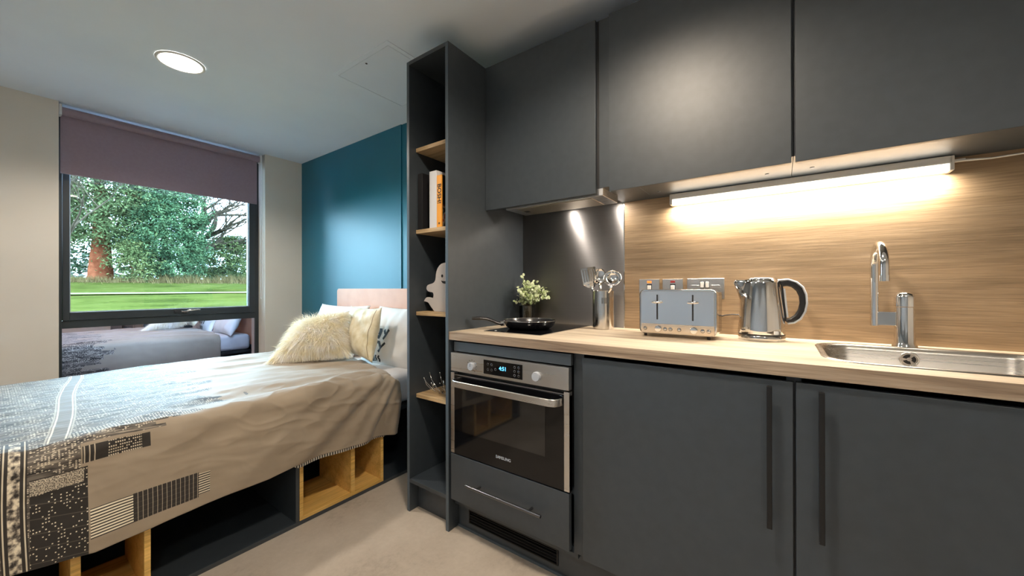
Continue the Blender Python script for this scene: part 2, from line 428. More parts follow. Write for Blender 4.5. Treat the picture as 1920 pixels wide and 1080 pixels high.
def leafy_tree(name, label, x, y, h, r, z0, lm, bark, tr, ncl, n_per, seed, profile, spread=.45, size=.16, droop=.2, trunkh=.9, cat='tree'):
    rnd = random.Random(seed); g = gz(y)
    t = thing(name, label, cat, (x, y, g))
    bm = bmesh.new()
    pts = [(x, y, g - .3), (x, y, g + .25), (x + .05, y, g + h * .25), (x - .05, y + .1, g + h * .55), (x, y, g + h * trunkh)]
    tube(bm, pts, [tr * 1.75, tr * 1.2, tr * .8, tr * .45, tr * .1], 14)
    tk = obj('trunk', bm, bark, t, smooth='all')
    bm = bmesh.new(); bmB = bmesh.new()
    cs = []
    for i in range(ncl):
        f = rnd.random() ** .8; zz = z0 + (h - z0) * f
        rr = r * profile(f) * (.35 + .65 * rnd.random() ** .5)
        a = rnd.uniform(0, 2 * PI)
        c = Vector((x + rr * math.cos(a), y + rr * math.sin(a), g + zz - .1 * rr)); cs.append(c)
        if i % 9 == 0: tube(bmB, [(x, y, g + zz), ((x + c.x) / 2, (y + c.y) / 2, g + zz + .1), tuple(c)], [tr * .12 + .02, .03, .01], 4)
    for i in range(int(ncl * .22)): cs.append(Vector((x + rnd.gauss(0, tr * 2.2), y - tr * 2 - rnd.random() * r * .5, g + z0 + (h - z0) * rnd.random())))
    leafcloud(bm, cs, n_per, spread, size, rnd, droop)
    obj('foliage', bm, lm, t)['kind'] = 'stuff'
    obj('branches', bmB, bark, t)
    return t
dome = lambda f: math.sin(PI * (.16 + .80 * f)) ** .7
cone = lambda f: max(.12, (1 - f) ** .6 * (1 if f > .06 else .6))
leafy_tree('redwood_tree', 'tall redwood with a thick red-brown trunk, left side of the window view', 5.25, 44, 14.5, 4.6, 3.0, M['redwood'], M['barkred'], .62, 900, 46, 3, lambda f: .55 + .4 * math.sin(PI * min(1, f * 1.1)), .55, .125, .4)
leafy_tree('dense_conifer', 'big dense blue-green conifer in the centre of the window view', 8.75, 42.5, 10.6, 2.7, .3, M['conifer'], M['barkgrey'], .3, 820, 60, 5, lambda f: .80 + .3 * math.sin(PI * min(1, f * 1.2)) if f < .75 else 1.05 * (1 - f) * 3.2 + .1, .33, .105, .3)
leafy_tree('round_bush', 'round olive-green bush at the right edge of the window view', 14.9, 47, 4.6, 3.6, .2, M['bushleaf'], M['barkgrey'], .15, 420, 44, 8, dome, .42, .11, 0, .6, cat='bush')
leafy_tree('young_conifer', 'thin dark conifer standing left of the red-brown trunk', 3.0, 52, 13, 3.6, .8, M['conifer'], M['barkgrey'], .2, 520, 40, 11, cone, .5, .14, .3)
leafy_tree('spreading_shrub', 'low yellow-green shrub at the foot of the red-brown trunk', 6.55, 41.0, 3.1, 1.25, .1, M['bushleaf'], M['barkred'], .08, 120, 36, 15, dome, .35, .10, .2, .6, cat='shrub')

def bare_tree(name, label, x, y, h, tr, seed, lean=(0, 0), depth=6, first=.3, spread=.55, bias=(0, 0, 0)):
    rnd = random.Random(seed); g = gz(y)
    t = thing(name, label, 'tree', (x, y, g)); bm = bmesh.new(); bt = bmesh.new()
    def grow(p, d, ln, r, lv):
        pts = [p]; q = p.copy(); dd = d.copy()
        for k in range(4):
            dd = (dd + Vector((rnd.uniform(-.22, .22), rnd.uniform(-.22, .22), rnd.uniform(-.12, .16)))).normalized()
            q = q + dd * ln / 4; pts.append(q.copy())
        tube(bm if lv < 2 else bt, pts, [r * (1 - .11 * k) for k in range(5)], 8 if lv < 2 else (4 if lv < 4 else 3), cap=False)
        if lv >= depth: return
        for k in range(rnd.choice((2, 3, 3)) if lv else 8):
            j = rnd.choice((2, 3, 4)) if lv else rnd.choice((2, 3, 4))
            nd = (dd + Vector(bias) * (1 if lv == 0 else .25) + Vector((rnd.uniform(-1, 1), rnd.uniform(-1, 1), rnd.uniform(-.35, .6))) * spread * 1.5).normalized()
            grow(pts[j], nd, ln * rnd.uniform(.58, .82), r * .56, lv + 1)
    grow(Vector((x, y, g - .2)), Vector((lean[0], lean[1], 1)).normalized(), h * first, tr, 0)
    obj('trunk', bm, M['barkgrey'], t, smooth='all'); b = obj('branches', bt, M['barkgrey'], t); return t
bare_tree('bare_tree', 'leafless spreading tree between the big conifer and the bush', 11.3, 45.5, 17, .46, 21, (.05, -.02), 7, .27, .62, (.8, -.2, -.15))
bare_tree('birch_tree', 'leafless pale tree at the left edge whose twigs hang before the redwood', 2.2, 38.5, 15, .12, 34, (.10, 0), 7, .34, .62)
rnd = random.Random(9); bm = bmesh.new()
cs = [Vector((rnd.uniform(-8, 40), rnd.uniform(74, 80), gz(76) + rnd.random() ** 1.6 * (5.0 + 2 * math.sin(i * .7)))) for i in range(260)]
leafcloud(bm, cs, 14, 1.0, .55, rnd)
tag(obj('distant_treeline', bm, M['far'], loc=(10, 77, gz(77))), 'hazy belt of far trees behind the garden trees', 'trees', kind='stuff')
bm = bmesh.new()
for i in range(5200):
    x = rnd.uniform(-2, 22); y = rnd.gauss(40.6, .7); z = gz(y); hh = rnd.uniform(.15, .75) * (1.2 if 8 < x < 11 or x > 12 else .8)
    a = rnd.uniform(0, 2 * PI); dx, dy = math.cos(a) * hh * .5, math.sin(a) * hh * .5
    bm.faces.new([bm.verts.new((x, y, z - .05)), bm.verts.new((x + .035, y, z - .05)), bm.verts.new((x + dx, y + dy, z + hh))])
tag(obj('dry_undergrowth', bm, M['dry'], loc=(10, 40, gz(40))), 'straw-coloured dry grass and brambles along the foot of the trees', 'grass', kind='stuff')

# ------------------------------------------------------------------ ceiling fittings
for i, ((lx, ly), e) in enumerate(LIGHTS):
    lab = ['round lit downlight in the ceiling above the bed, by the window', 'round lit downlight in the ceiling in front of the worktop', 'unseen fill downlight in the ceiling over the foot of the bed', 'unseen fill downlight in the ceiling farthest from the window'][i]
    t = thing('ceiling_downlight', lab, 'ceiling light', (lx, ly, ZC), group='recessed downlights')
    bm = bmesh.new(); lathe(bm, [(.106, ZC - .0005), (.106, ZC - .004), (.098, ZC - .008), (.092, ZC - .006)], lx, ly, 48, False, False)
    obj('trim_ring', bm, M['white'], t, smooth=True)
    bm = bmesh.new(); lathe(bm, [(.094, ZC - .004), (.06, ZC - .0055), (0, ZC - .006)], lx, ly, 48, False, False)
    obj('diffuser', bm, M['lamp_on'], t, smooth='all')
    s = spot('downlight_beam', (lx, ly, ZC - .03), e, color=WARM if i != 1 else (1.0, .84, .66))
t = thing('ceiling_hatch', 'square white access hatch in the ceiling beside the tall shelf unit', 'hatch', (1.42, 1.85, ZC))
hx0, hx1, hy0, hy1 = 1.166, 1.672, 1.602, 2.100
obj('hatch_frame', B((hx0, hx1, hy0, hy0 + .026, ZC - .003, ZC), (hx0, hx1, hy1 - .003, hy1, ZC - .003, ZC), (hx0, hx0 + .026, hy0 + .026, hy1 - .003, ZC - .003, ZC), (hx1 - .026, hx1, hy0 + .026, hy1 - .003, ZC - .003, ZC)), M['ceiling'], t)
obj('hatch_shadow_line', B(hx0 + .0245, hx1 - .0245, hy0 + .0245, hy1 - .001, ZC - .0008, ZC), M['laminate'], t, label='dark sheet painted as the shadow line around the panel')  # dark sheet stands in for the thin shadows round the panel
hp = obj('hatch_panel', B(hx0 + .028, hx1 - .028, hy0 + .028, hy1 - .006, ZC - .003, ZC - .0009), M['ceiling'], t)
bm = bmesh.new(); lathe(bm, [(.006, ZC - .003), (.006, ZC - .0045), (0, ZC - .0045)], 1.219, 1.858, 16, False)
obj('lock_screw', bm, M['blackplastic'], hp)

# ------------------------------------------------------------------ roller blind
t = thing('roller_blind', 'mauve roller blind pulled part way down over the window', 'blind', (.88, 3.925, 2.30))
bm = bmesh.new(); tube(bm, [(.284, 3.922, 2.296), (1.462, 3.922, 2.296)], .028, 20)
obj('roller_tube', bm, M['blind'], t, smooth=True)
bm = bmesh.new(); box(bm, .286, 1.452, 3.937, 3.9385, 1.890, 2.30)
obj('fabric', bm, M['blind'], t)
obj('bottom_bar', B(.286, 1.452, 3.933, 3.943, 1.880, 1.893), M['blind'], t, bevel=.003)
for xx in (.277, 1.463):
    obj('bracket', B(xx, xx + .014, 3.892, 3.952, 2.262, 2.335), M['white'], t, bevel=.003)
bm = bmesh.new(); tube(bm, [(1.478, 3.90, 2.29), (1.480, 3.90, 1.5), (1.479, 3.90, 1.02), (1.474, 3.905, 1.005), (1.470, 3.91, 1.02), (1.468, 3.91, 1.5), (1.468, 3.91, 2.29)], .0018, 6)
obj('bead_chain', bm, M['white'], t)

# ------------------------------------------------------------------ tall open shelf unit
XP = 1.212
t = thing('tall_shelf_unit', 'tall narrow open shelf unit in graphite between the bed and the worktop', 'shelf unit', (1.5, 1.365, 0))
def side_panel(y0, y1):
    bm = bmesh.new()
    out = [(XP, y0, 0), (XP + .064, y0, 0), (XW - .002, y0, 0), (XW - .002, y0, 2.221), (XP, y0, 2.221)]
    extrude_poly(bm, out, (0, y1 - y0, 0))
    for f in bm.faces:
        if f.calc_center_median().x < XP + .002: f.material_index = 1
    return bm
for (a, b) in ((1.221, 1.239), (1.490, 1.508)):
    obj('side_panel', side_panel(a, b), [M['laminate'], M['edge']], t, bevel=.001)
obj('back_panel', B(XW - .012, XW - .004, 1.239, 1.490, .144, 2.203), M['laminate_in'], t)
obj('top_board', B(XP, XW - .012, 1.239, 1.490, 2.203, 2.221), M['laminate'], t)
obj('bottom_board', B(XP + .001, XW - .012, 1.239, 1.490, .144, .162), M['laminate'], t, bevel=.001)
obj('plinth', B(1.268, 1.284, 1.239, 1.490, 0, .144), M['laminate'], t)
for z in (.573, .985, 1.394, 1.803):
    obj('shelf', B(1.254, XW - .014, 1.2395, 1.4895, z - .019, z), M['oak_shelf'], t, bevel=.001, label='oak shelf board')
# books
def book(label, x0, x1, y0, y1, z0, z1, cov, name='book', page=None, grp='books on the second shelf from the top'):
    b = thing(name, label, 'book', ((x0 + x1) / 2, (y0 + y1) / 2, z0), group=grp)
    c = .0025
    obj('cover', B((x0, x0 + c, y0, y1, z0, z1), (x0 + c, x1, y0, y0 + c, z0, z1), (x0 + c, x1, y1 - c, y1, z0, z1)), cov, b, bevel=.001)
    obj('pages', B(x0 + c, x1 - .004, y0 + c, y1 - c, z0 + .003, z1 - .003), M['linen'], b)
    return b
book('thin black book or folder standing leftmost on the shelf', 1.262, 1.47, 1.452, 1.484, 1.3945, 1.676, M['blackplastic'])
bw = book('thick white book standing between the black book and the orange one', 1.262, 1.46, 1.350, 1.400, 1.3945, 1.672, M['bookwhite'])
bo = book('orange-spined cookbook standing rightmost, with a dark picture cover', 1.262, 1.45, 1.315, 1.3485, 1.3945, 1.645, M['orange'])
tm = text_mesh('BOSH!', .034, (1.2615, 1.332, 1.555), (0, 0, -1), (0, -1, 0), .0003, bold=.0006)
obj('spine_lettering', tm, M['ink'], bo, label='black BOSH! lettering down the orange spine')
obj('spine_mark', B((1.2612, 1.262, 1.327, 1.337, 1.409, 1.412), (1.2612, 1.262, 1.327, 1.337, 1.414, 1.417)), M['ink'], bo)
cvr = mat('dark_food_cover', rough=.35)
_v = coords(cvr); _n = N(cvr, 'ShaderNodeTexVoronoi', Scale=42.0); L(cvr, _v, _n.inputs['Vector'])
_s = N(cvr, 'ShaderNodeSeparateXYZ'); _tc = N(cvr, 'ShaderNodeTexCoord'); L(cvr, _tc.outputs['Object'], _s.inputs[0])
_c1 = ramp(cvr, _n.outputs['Distance'], [(.0, (.55, .10, .02)), (.3, (.30, .05, .02)), (.5, (.5, .42, .30)), (.75, (.02, .012, .01))])
_mr = N(cvr, 'ShaderNodeMapRange'); _mr.inputs[1].default_value = .09; _mr.inputs[2].default_value = .11; L(cvr, _s.outputs['Z'], _mr.inputs[0])
_mx = N(cvr, 'ShaderNodeMixRGB'); L(cvr, _mr.outputs[0], _mx.inputs[0]); L(cvr, _c1, _mx.inputs[1]); _mx.inputs[2].default_value = (.012, .010, .010, 1)
L(cvr, _mx.outputs[0], bsdf(cvr).inputs['Base Color'])
obj('cover_picture', B(1.268, 1.449, 1.3140, 1.3149, 1.3955, 1.644), cvr, bo, label='dark front cover with a food picture')
# ghost ornament
gp = [(490,115),(430,130),(395,160),(365,205),(345,260),(336,310),(333,350),(325,400),(300,440),(270,455),(225,467),(190,480),(170,505),(165,535),(172,565),(195,588),(230,599),(270,605),(288,618),(295,650),(288,692),(272,714),(240,706),(215,694),(190,688),(165,693),(140,715),(118,760),(150,764),(185,774),(205,790),(245,850),(280,892),(310,926)]
cxg = 500
def g2w(px, py):  # outline drawn at its own size: 1 unit of the drawing = .297 mm
    k = .000297
    return (1.302, 1.333 + (cxg - min(px, 712)) * k * 1.36, .9855 + (926 - py) * k)
left = [g2w(*p) for p in gp]
rightp = [g2w(2 * cxg - px, py) for (px, py) in [(430,130),(375,190),(345,260),(335,350),(325,410),(300,440),(240,462),(215,500),(205,540),(215,580),(250,600),(280,615),(295,660),(290,720),(285,800),(280,926)]]
gpts = left + rightp[::-1]
t = thing('ghost_ornament', 'white cut-out ghost ornament with a black smile on the third shelf down', 'ornament', (1.31, 1.333, .9855))
bm = bmesh.new(); extrude_poly(bm, gpts, (.022, 0, 0))
obj('body', bm, M['ghost'], t, bevel=.0015)
for s in (1, -1):
    bm = bmesh.new(); cx, cy = cxg - s * 50, 333
    extrude_poly(bm, [g2w(cx + 17 * math.cos(a), cy + 26 * math.sin(a)) for a in [i * PI / 10 for i in range(20)]], (-.0006, 0, 0)); obj('eye', bm, M['ink'], t)
bm = bmesh.new(); mo = [(435, 405), (450, 415), (500, 420), (550, 415), (565, 405), (562, 425), (545, 448), (520, 460), (500, 463), (480, 460), (455, 448), (438, 425)]
extrude_poly(bm, [g2w(*p) for p in mo], (-.0006, 0, 0)); obj('mouth', bm, M['ink'], t)
# chrome wire fruit bowl
t = thing('wire_fruit_bowl', 'chrome wire fruit bowl with ball-tipped prongs on the lowest oak shelf', 'bowl', (1.352, 1.365, .573))
n = 12
for k in range(n):
    a = 2 * PI * k / n + .1
    bm = bmesh.new(); ca, sa = math.cos(a), math.sin(a)
    hi = .069 + .012 * (k % 2)
    rr = [(.028, .004), (.05, .006), (.072, .016), (.090, .034), (.110, .056), (.122, hi + .008)]
    pts = [(1.352 + r * ca, 1.365 + r * sa, .5735 + z) for r, z in rr]
    tube(bm, pts, .0014, 6); ball(bm, pts[-1], .0032, 10)
    a2 = a + .17; p3 = (1.352 + .083 * math.cos(a2), 1.365 + .083 * math.sin(a2), .5735 + .033)
    tube(bm, [pts[0], (1.352 + .06 * math.cos(a2), 1.365 + .06 * math.sin(a2), .5735 + .012), p3], .0013, 6); ball(bm, p3, .0034, 10)
    obj('prong', bm, M['chrome'], t, smooth='all')
bm = bmesh.new(); tube(bm, [(1.352 + .03 * math.cos(i * PI / 12), 1.365 + .03 * math.sin(i * PI / 12), .5765) for i in range(25)], .003, 8, cap=False)
obj('base_ring', bm, M['chrome'], t, smooth='all')

# ------------------------------------------------------------------ base units
XD = 1.228
YR = -1.25
ZT, ZB = .905, .869
y_edge = (1.2115, .6135)
t = thing('oven_housing', 'graphite base unit that holds the built-in oven, with a drawer below', 'cabinet', (1.5, .91, 0))
obj('carcass', B((1.25, 1.80, 1.203, 1.219, .115, .864), (1.25, 1.80, .6005, .6165, .115, .864), (1.25, 1.80, .6165, 1.203, .115, .131), (1.25, 1.80, .6165, 1.203, .345, .361), (1.79, 1.80, .6165, 1.203, .131, .864)), M['laminate'], t)
obj('filler_strip', B(1.2225, 1.24, .614, 1.196, .820, .862), M['laminate'], t, bevel=.001)
dr = obj('drawer', B(1.2055, 1.224, .614, 1.200, .161, .366), M['laminate'], t, bevel=.0012)
bm = bmesh.new(); tube(bm, [(1.176, 1.085, .265), (1.176, .715, .265)], .006, 12)
for yy in (1.03, .77): tube(bm, [(1.176, yy, .265), (1.206, yy, .265)], .0048, 10)
obj('handle', bm, M['blued'], dr, smooth=True, label='dark metal bar handle')
t = thing('plinth_board', 'graphite plinth board under the base units', 'plinth', (1.28, .2, 0))
obj('board', B((1.275, 1.290, YR, .695, 0, .136), (1.275, 1.290, 1.153, 1.2195, 0, .115), (1.275, 1.290, .695, 1.153, 0, .036), (1.275, 1.290, .695, 1.153, .099, .115)), M['laminate'], t)
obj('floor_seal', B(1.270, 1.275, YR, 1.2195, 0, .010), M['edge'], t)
t = thing('plinth_grille', 'black slotted air grille in the plinth below the drawer', 'vent', (1.275, .924, .036))
obj('frame', B((1.270, 1.280, .695, 1.153, .036, .041), (1.270, 1.280, .695, 1.153, .094, .099), (1.270, 1.280, .695, .701, .041, .094), (1.270, 1.280, 1.147, 1.153, .041, .094)), M['handleblack'], t, bevel=.001)
obj('backing', B(1.288, 1.290, .701, 1.147, .041, .094), M['black'], t)
for i in range(4):
    bm = bmesh.new(); z = .0475 + i * .0125
    extrude_poly(bm, [(1.273, .701, z), (1.286, .701, z + .006), (1.286, .701, z + .0075), (1.273, .701, z + .0015)], (0, .446, 0)); obj('slat', bm, M['handleblack'], t)
# oven
OXF = 1.205
t = thing('built_in_oven', 'stainless steel built-in electric oven with a black glass door', 'oven', (1.5, .907, .372))
obj('body', B(1.229, 1.72, .624, 1.190, .374, .812), M['blackplastic'], t)
cp = obj('control_panel', B(OXF, 1.228, .6145, 1.198, .734, .8155), M['steel'], t, bevel=.001)
obj('display_glass', B(OXF - .0008, OXF, .813, 1.008, .7455, .8035), M['blackglass'], cp)
obj('clock_digits', text_mesh('4:51', .022, (OXF - .0011, .908, .776), (0, -1, 0), (0, 0, 1), .0002, bold=.0003), M['cyan_on'], cp, label='cyan digits reading 4:51')
bm = bmesh.new()
for (yy, zz) in [(.985, .787), (.965, .787), (.985, .765), (.965, .765), (.945, .770), (.85, .79), (.85, .774), (.85, .758), (.83, .79), (.83, .774), (.83, .758)]:
    tube(bm, [(OXF - .001, yy + .0045 * math.cos(a * PI / 6), zz + .0045 * math.sin(a * PI / 6)) for a in range(13)], .0006, 4, cap=False)
obj('touch_symbols', bm, M['blued'], cp)
def knob(y, z, r, hand):
    bm = bmesh.new()
    lathe(bm, [(r, 0), (r, .010), (r * .93, .013), (0, .0135)], 0, 0, 36)
    bmesh.ops.transform(bm, matrix=Matrix.Translation((OXF, y, z)) @ Matrix.Rotation(-PI / 2, 4, 'Y'), verts=bm.verts)
    k = obj('knob', bm, M['greypl'], cp, smooth=True)
    if hand:
        obj('knob_pointer', B(OXF - .0142, OXF - .0134, y - .0007, y + .0007, z, z + r * .85), M['ink'], k)
        bm = bmesh.new()
        for i in range(11):
            a = PI / 2 + (i - 5) * .5
            if i == 5: a = PI / 2
            tube(bm, [(OXF - .0006, y + (r + .008) * math.cos(a), z + (r + .008) * math.sin(a)), (OXF - .0006, y + (r + .012) * math.cos(a), z + (r + .012) * math.sin(a))], .0013, 5)
        obj('dial_marks', bm, M['blackplastic'], cp)
knob(1.073, .7675, .0165, True); knob(.747, .7685, .0175, False)
door = obj('oven_door', B(OXF + .0015, 1.228, .6125, 1.199, .3715, .716), M['blackplastic'], t)
for (a_, b_) in ((1.178, 1.199), (.6125, .634)): obj('side_rail', B(OXF, 1.2285, a_, b_, .372, .728), M['steel'], door, bevel=.001, label='steel side rail')
obj('door_glass', B((OXF + .0005, 1.227, .634, 1.178, .372, .716)), M['blackglass'], door)
obj('door_trim', B((OXF + .004, 1.226, .634, 1.178, .7165, .719)), M['steel'], door)
obj('viewing_window', B(OXF - .0004, OXF + .0005, .712, 1.13, .475, .665), M['ovenglass'], door, label='paler viewing window')
obj('maker_lettering', text_mesh('SAMSUNG', .0165, (OXF - .0003, .907, .4165), (0, -1, 0), (0, 0, 1), .0002, bold=.0004), M['greypl'], door, label='pale SAMSUNG lettering')
bm = bmesh.new(); 
pts = [(OXF, 1.172, .690), (OXF - .018, 1.169, .690), (OXF - .034, 1.158, .690), (OXF - .041, 1.135, .690), (OXF - .042, 1.08, .690), (OXF - .042, .74, .690), (OXF - .041, .675, .690), (OXF - .034, .654, .690), (OXF - .018, .643, .690), (OXF, .640, .690)]
prev = None
for p in pts:
    i = pts.index(p); a = Vector(pts[max(0, i - 1)]); b = Vector(pts[min(len(pts) - 1, i + 1)]); d = (b - a).normalized(); nn = Vector((-d.y, d.x, 0))
    if nn.x > 0: nn = -nn
    q = [Vector(p) + nn * .0 + Vector((0, 0, .0135)), Vector(p) - nn * .007 + Vector((0, 0, .0135)), Vector(p) - nn * .007 - Vector((0, 0, .0135)), Vector(p) - Vector((0, 0, .0135))]
    ring = [bm.verts.new(v) for v in q]
    if prev:
        for k in range(4): bm.faces.new((prev[k], prev[(k + 1) % 4], ring[(k + 1) % 4], ring[k]))
    prev = ring
bmesh.ops.recalc_face_normals(bm, faces=bm.faces)
obj('handle', bm, M['steel'], door, smooth=True, bevel=.002)
# filler + two doors
t = thing('base_cabinet', 'graphite base cabinet with one door, right beside the oven', 'cabinet', (1.5, .27, 0), group='base cabinets')
obj('carcass', B((1.25, 1.80, .582, .600, .136, .864), (1.25, 1.80, -.028, -.012, .136, .864), (1.25, 1.80, -.012, .582, .136, .152), (1.79, 1.80, -.012, .582, .152, .864)), M['laminate'], t)
obj('filler_panel', B(1.246, 1.2495, .574, .6125, .136, .864), M['laminate'], t)
d = obj('door', B(XD, XD + .018, -.0258, .572, .1365, .853), M['laminate'], t, bevel=.0012)
def pull(door_, y, z0, z1):
    bm = bmesh.new(); box(bm, XD - .034, XD - .024, y - .006, y + .006, z0, z1)
    for zz in (z0 + .055, z1 - .055): box(bm, XD - .025, XD + .0004, y - .004, y + .004, zz - .005, zz + .005)
    obj('handle', bm, M['handleblack'], door_, bevel=.0018, label='matt black bar handle')
pull(d, .025, .466, .842)
t2 = thing('base_cabinet', 'graphite base cabinet with one door under the sink', 'cabinet', (1.5, -.34, 0), group='base cabinets')
obj('carcass', B((1.25, 1.80, -.646, -.630, .136, .864), (1.25, 1.80, -.0445, -.0285, .136, .864), (1.25, 1.80, -.63, -.0445, .136, .152), (1.79, 1.80, -.63, -.0445, .152, .864)), M['laminate'], t2)
d = obj('door', B(XD, XD + .018, -.630, -.0320, .1365, .853), M['laminate'], t2, bevel=.0012)
pull(d, -.082, .466, .842)
t3 = thing('base_cabinet', 'graphite base cabinet at the far right end of the run', 'cabinet', (1.5, -.95, 0), group='base cabinets')
obj('carcass', B(1.25, 1.80, -1.25, -.648, .136, .864), M['laminate'], t3)
obj('door', B(XD, XD + .018, -1.248, -.636, .1365, .853), M['laminate'], t3, bevel=.0012)
# worktop with the sink cut-out
SX, SY, SHX, SHY = 1.515, -.36, .212, .262
t = thing('worktop', 'oak-look laminate worktop along the kitchen wall', 'worktop', (1.5, 0, ZB))
XC = 1.215
hole = rrect(SX, SY, SHX - .008, SHY - .008, .082, 8)
outer = [(XC, YR), (XW - .012, YR), (XW - .012, 1.2205), (XC, 1.2205)]
bm = bmesh.new()
def ring_face(z, flip):
    P0 = [Vector((x, y, z)) for x, y in outer]; P1 = [Vector((x, y, z)) for x, y in hole][::-1]
    tris = tessellate_polygon([P0, P1]); vs = [bm.verts.new(p) for p in P0 + P1]
    for tr in tris: bm.faces.new([vs[i] for i in (tr if not flip else reversed(tr))])
    return vs[:4], vs[4:]
o1, h1 = ring_face(ZT, False); o2, h2 = ring_face(ZB, True)
for a, b in ((o1, o2), (h1, h2)):
    n = len(a)
    for i in range(n): bm.faces.new((a[i], a[(i + 1) % n], b[(i + 1) % n], b[i]))
bmesh.ops.recalc_face_normals(bm, faces=bm.faces)
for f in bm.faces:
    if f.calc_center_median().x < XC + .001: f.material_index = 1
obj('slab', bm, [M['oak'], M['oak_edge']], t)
obj('painted_shadow_strip', B(1.236, 1.252, YR, 1.2195, .8645, .869), M['black'], t, label='black strip painted as the shadow line under the worktop')  # shadow line below the slab, painted as a black strip
# sink
t = thing('kitchen_sink', 'stainless steel inset sink with an overflow at the back', 'sink', (SX, SY, ZT))
bm = bmesh.new()
def loop(hx, hy, r, z): return [bm.verts.new((x, y, z)) for x, y in rrect(SX, SY, hx, hy, r, 10)]
ls = [loop(SHX + .004, SHY + .004, .095, ZT + .0004), loop(SHX + .001, SHY + .001, .092, ZT + .003), loop(SHX - .006, SHY - .006, .086, ZT + .0035), loop(SHX - .013, SHY - .013, .080, ZT - .001), loop(SHX - .018, SHY - .018, .076, ZT - .012), loop(SHX - .026, SHY - .026, .07, ZT - .12), loop(SHX - .045, SHY - .045, .055, ZT - .142), loop(SHX - .12, SHY - .12, .03, ZT - .147)]
for a, b in zip(ls[:-1], ls[1:]):
    n = len(a)
    for i in range(n): bm.faces.new((a[i], a[(i + 1) % n], b[(i + 1) % n], b[i]))
bm.faces.new(ls[-1]); bmesh.ops.recalc_face_normals(bm, faces=bm.faces)
for f in bm.faces:
    pass
obj('basin', bm, M['sink'], t, smooth='all')
bm = bmesh.new(); XO = SX + SHX - .0205
tube(bm, [(XO, -.332 + .021 * math.cos(i * PI / 14), .872 + .021 * math.sin(i * PI / 14)) for i in range(29)], .0028, 6, cap=False)
of = obj('overflow_ring', bm, M['chrome'], t, smooth='all')
bm = bmesh.new(); lathe(bm, [(.020, 0), (.019, .0015), (0, .002)], 0, 0, 28); bmesh.ops.transform(bm, matrix=Matrix.Translation((XO + .001, -.332, .872)) @ Matrix.Rotation(-PI / 2, 4, 'Y'), verts=bm.verts)
obj('overflow_plate', bm, M['steel'], of)
for k in range(3):
    bm = bmesh.new(); a0 = k * 2 * PI / 3 + .25
    pts = [(XO - .0011, -.332 + r * math.cos(a), .872 + r * math.sin(a)) for r, aa in ((.0155, 1), (.006, -1)) for a in ([a0 + i * .3 for i in range(6)] if aa > 0 else [a0 + 1.5 - i * .3 for i in range(6)])]
    extrude_poly(bm, pts, (-.0004, 0, 0)); obj('overflow_slot', bm, M['black'], of)
bm = bmesh.new(); lathe(bm, [(.045, .7585), (.043, .7605), (.012, .759), (0, .7592)], SX, SY, 28, False); obj('drain', bm, M['chrome'], t, smooth=True)
# tap
t = thing('kitchen_tap', 'chrome swan-neck mixer tap behind the sink', 'tap', (1.76, -.331, ZT))
tx, ty = 1.755, -.331
bm = bmesh.new(); lathe(bm, [(.031, ZT + .0005), (.030, ZT + .006), (.0255, ZT + .014), (.0245, 1.036)], tx, ty, 40)
obj('body', bm, M['chrome'], t, smooth=True)
bm = bmesh.new(); lathe(bm, [(.0255, 1.038), (.0255, 1.068), (.0235, 1.078), (.018, 1.084), (.008, 1.0865), (0, 1.087)], tx, ty, 40)
obj('lever_cap', bm, M['chrome'], t, smooth=True)
obj('swivel_arm', B(tx - .010, tx + .010, ty + .018, ty + .066, .974, 1.020), M['chrome_soft'], t, bevel=.002)
bm = bmesh.new(); ry = ty + .072
arc = [(tx, ry, .972), (tx, ry, 1.02), (tx, ry, 1.16)] + [(tx - .075 + .075 * math.cos(a), ry, 1.168 + .072 * math.sin(a)) for a in [i * PI / 16 for i in range(0, 17)]] + [(tx - .150, ry, 1.150), (tx - .150, ry, 1.138)]
tube(bm, arc, .0115, 20)
sp = obj('spout', bm, M['chrome'], t, smooth=True)
bm = bmesh.new(); lathe(bm, [(.0125, 1.120), (.0128, 1.139)], tx - .150, ry, 24); obj('aerator', bm, M['chrome'], sp, smooth=True)

# ------------------------------------------------------------------ wall panels
t = obj('steel_splashback', B(XW - .010, XW - .002, .6235, 1.2205, ZT, 1.530), M['splash'], loc=(XW - .006, .92, ZT), bevel=.0008); tag(t, 'brushed steel splashback behind the hob', 'splashback')
t = obj('oak_wall_panel', B(XW - .012, XW - .002, YR, .6215, ZT, 1.530), M['oak_wall'], loc=(XW - .006, -.3, ZT)); tag(t, 'oak-look wall panel behind the toaster, kettle and tap', 'wall panel')
t = obj('panel_joint_trim', B(XW - .0135, XW - .010, .6205, .6245, ZT, 1.515), M['chrome_soft'], loc=(XW - .012, .6225, ZT)); tag(t, 'thin bright vertical trim between the steel and oak panels', 'trim')

# ------------------------------------------------------------------ wall units
XU, ZU0, ZU1 = 1.475, 1.495, 2.221
XU1 = XU + .018
t = thing('extractor_cabinet', 'graphite wall cupboard over the hob with a built-in extractor', 'cabinet', (1.65, .92, 1.5))
obj('carcass', B(XU1 + .001, XW - .012, .6275, 1.2195, 1.531, ZU1), M['laminate'], t)
obj('door', B(XU, XU1, .6265, 1.2195, ZU0, ZU1 - .002), M['laminate'], t, bevel=.001)
t2 = thing('extractor_hood', 'slim beige-lit metal extractor hood under the cupboard above the hob', 'extractor hood', (1.62, .86, 1.50))
obj('hood_shell', B(1.495, 1.672, .602, 1.106, 1.487, 1.530), M['steel'], t2, bevel=.002)
obj('grease_filter', B(1.51, 1.655, .66, 1.05, 1.4845, 1.487), brushed('hood_filter_steel', (.5, .45, .38), .4, 'y'), t2, bevel=.001)
obj('switch_panel', B(1.565, 1.59, 1.02, 1.045, 1.4835, 1.4845), M['blackplastic'], t2)
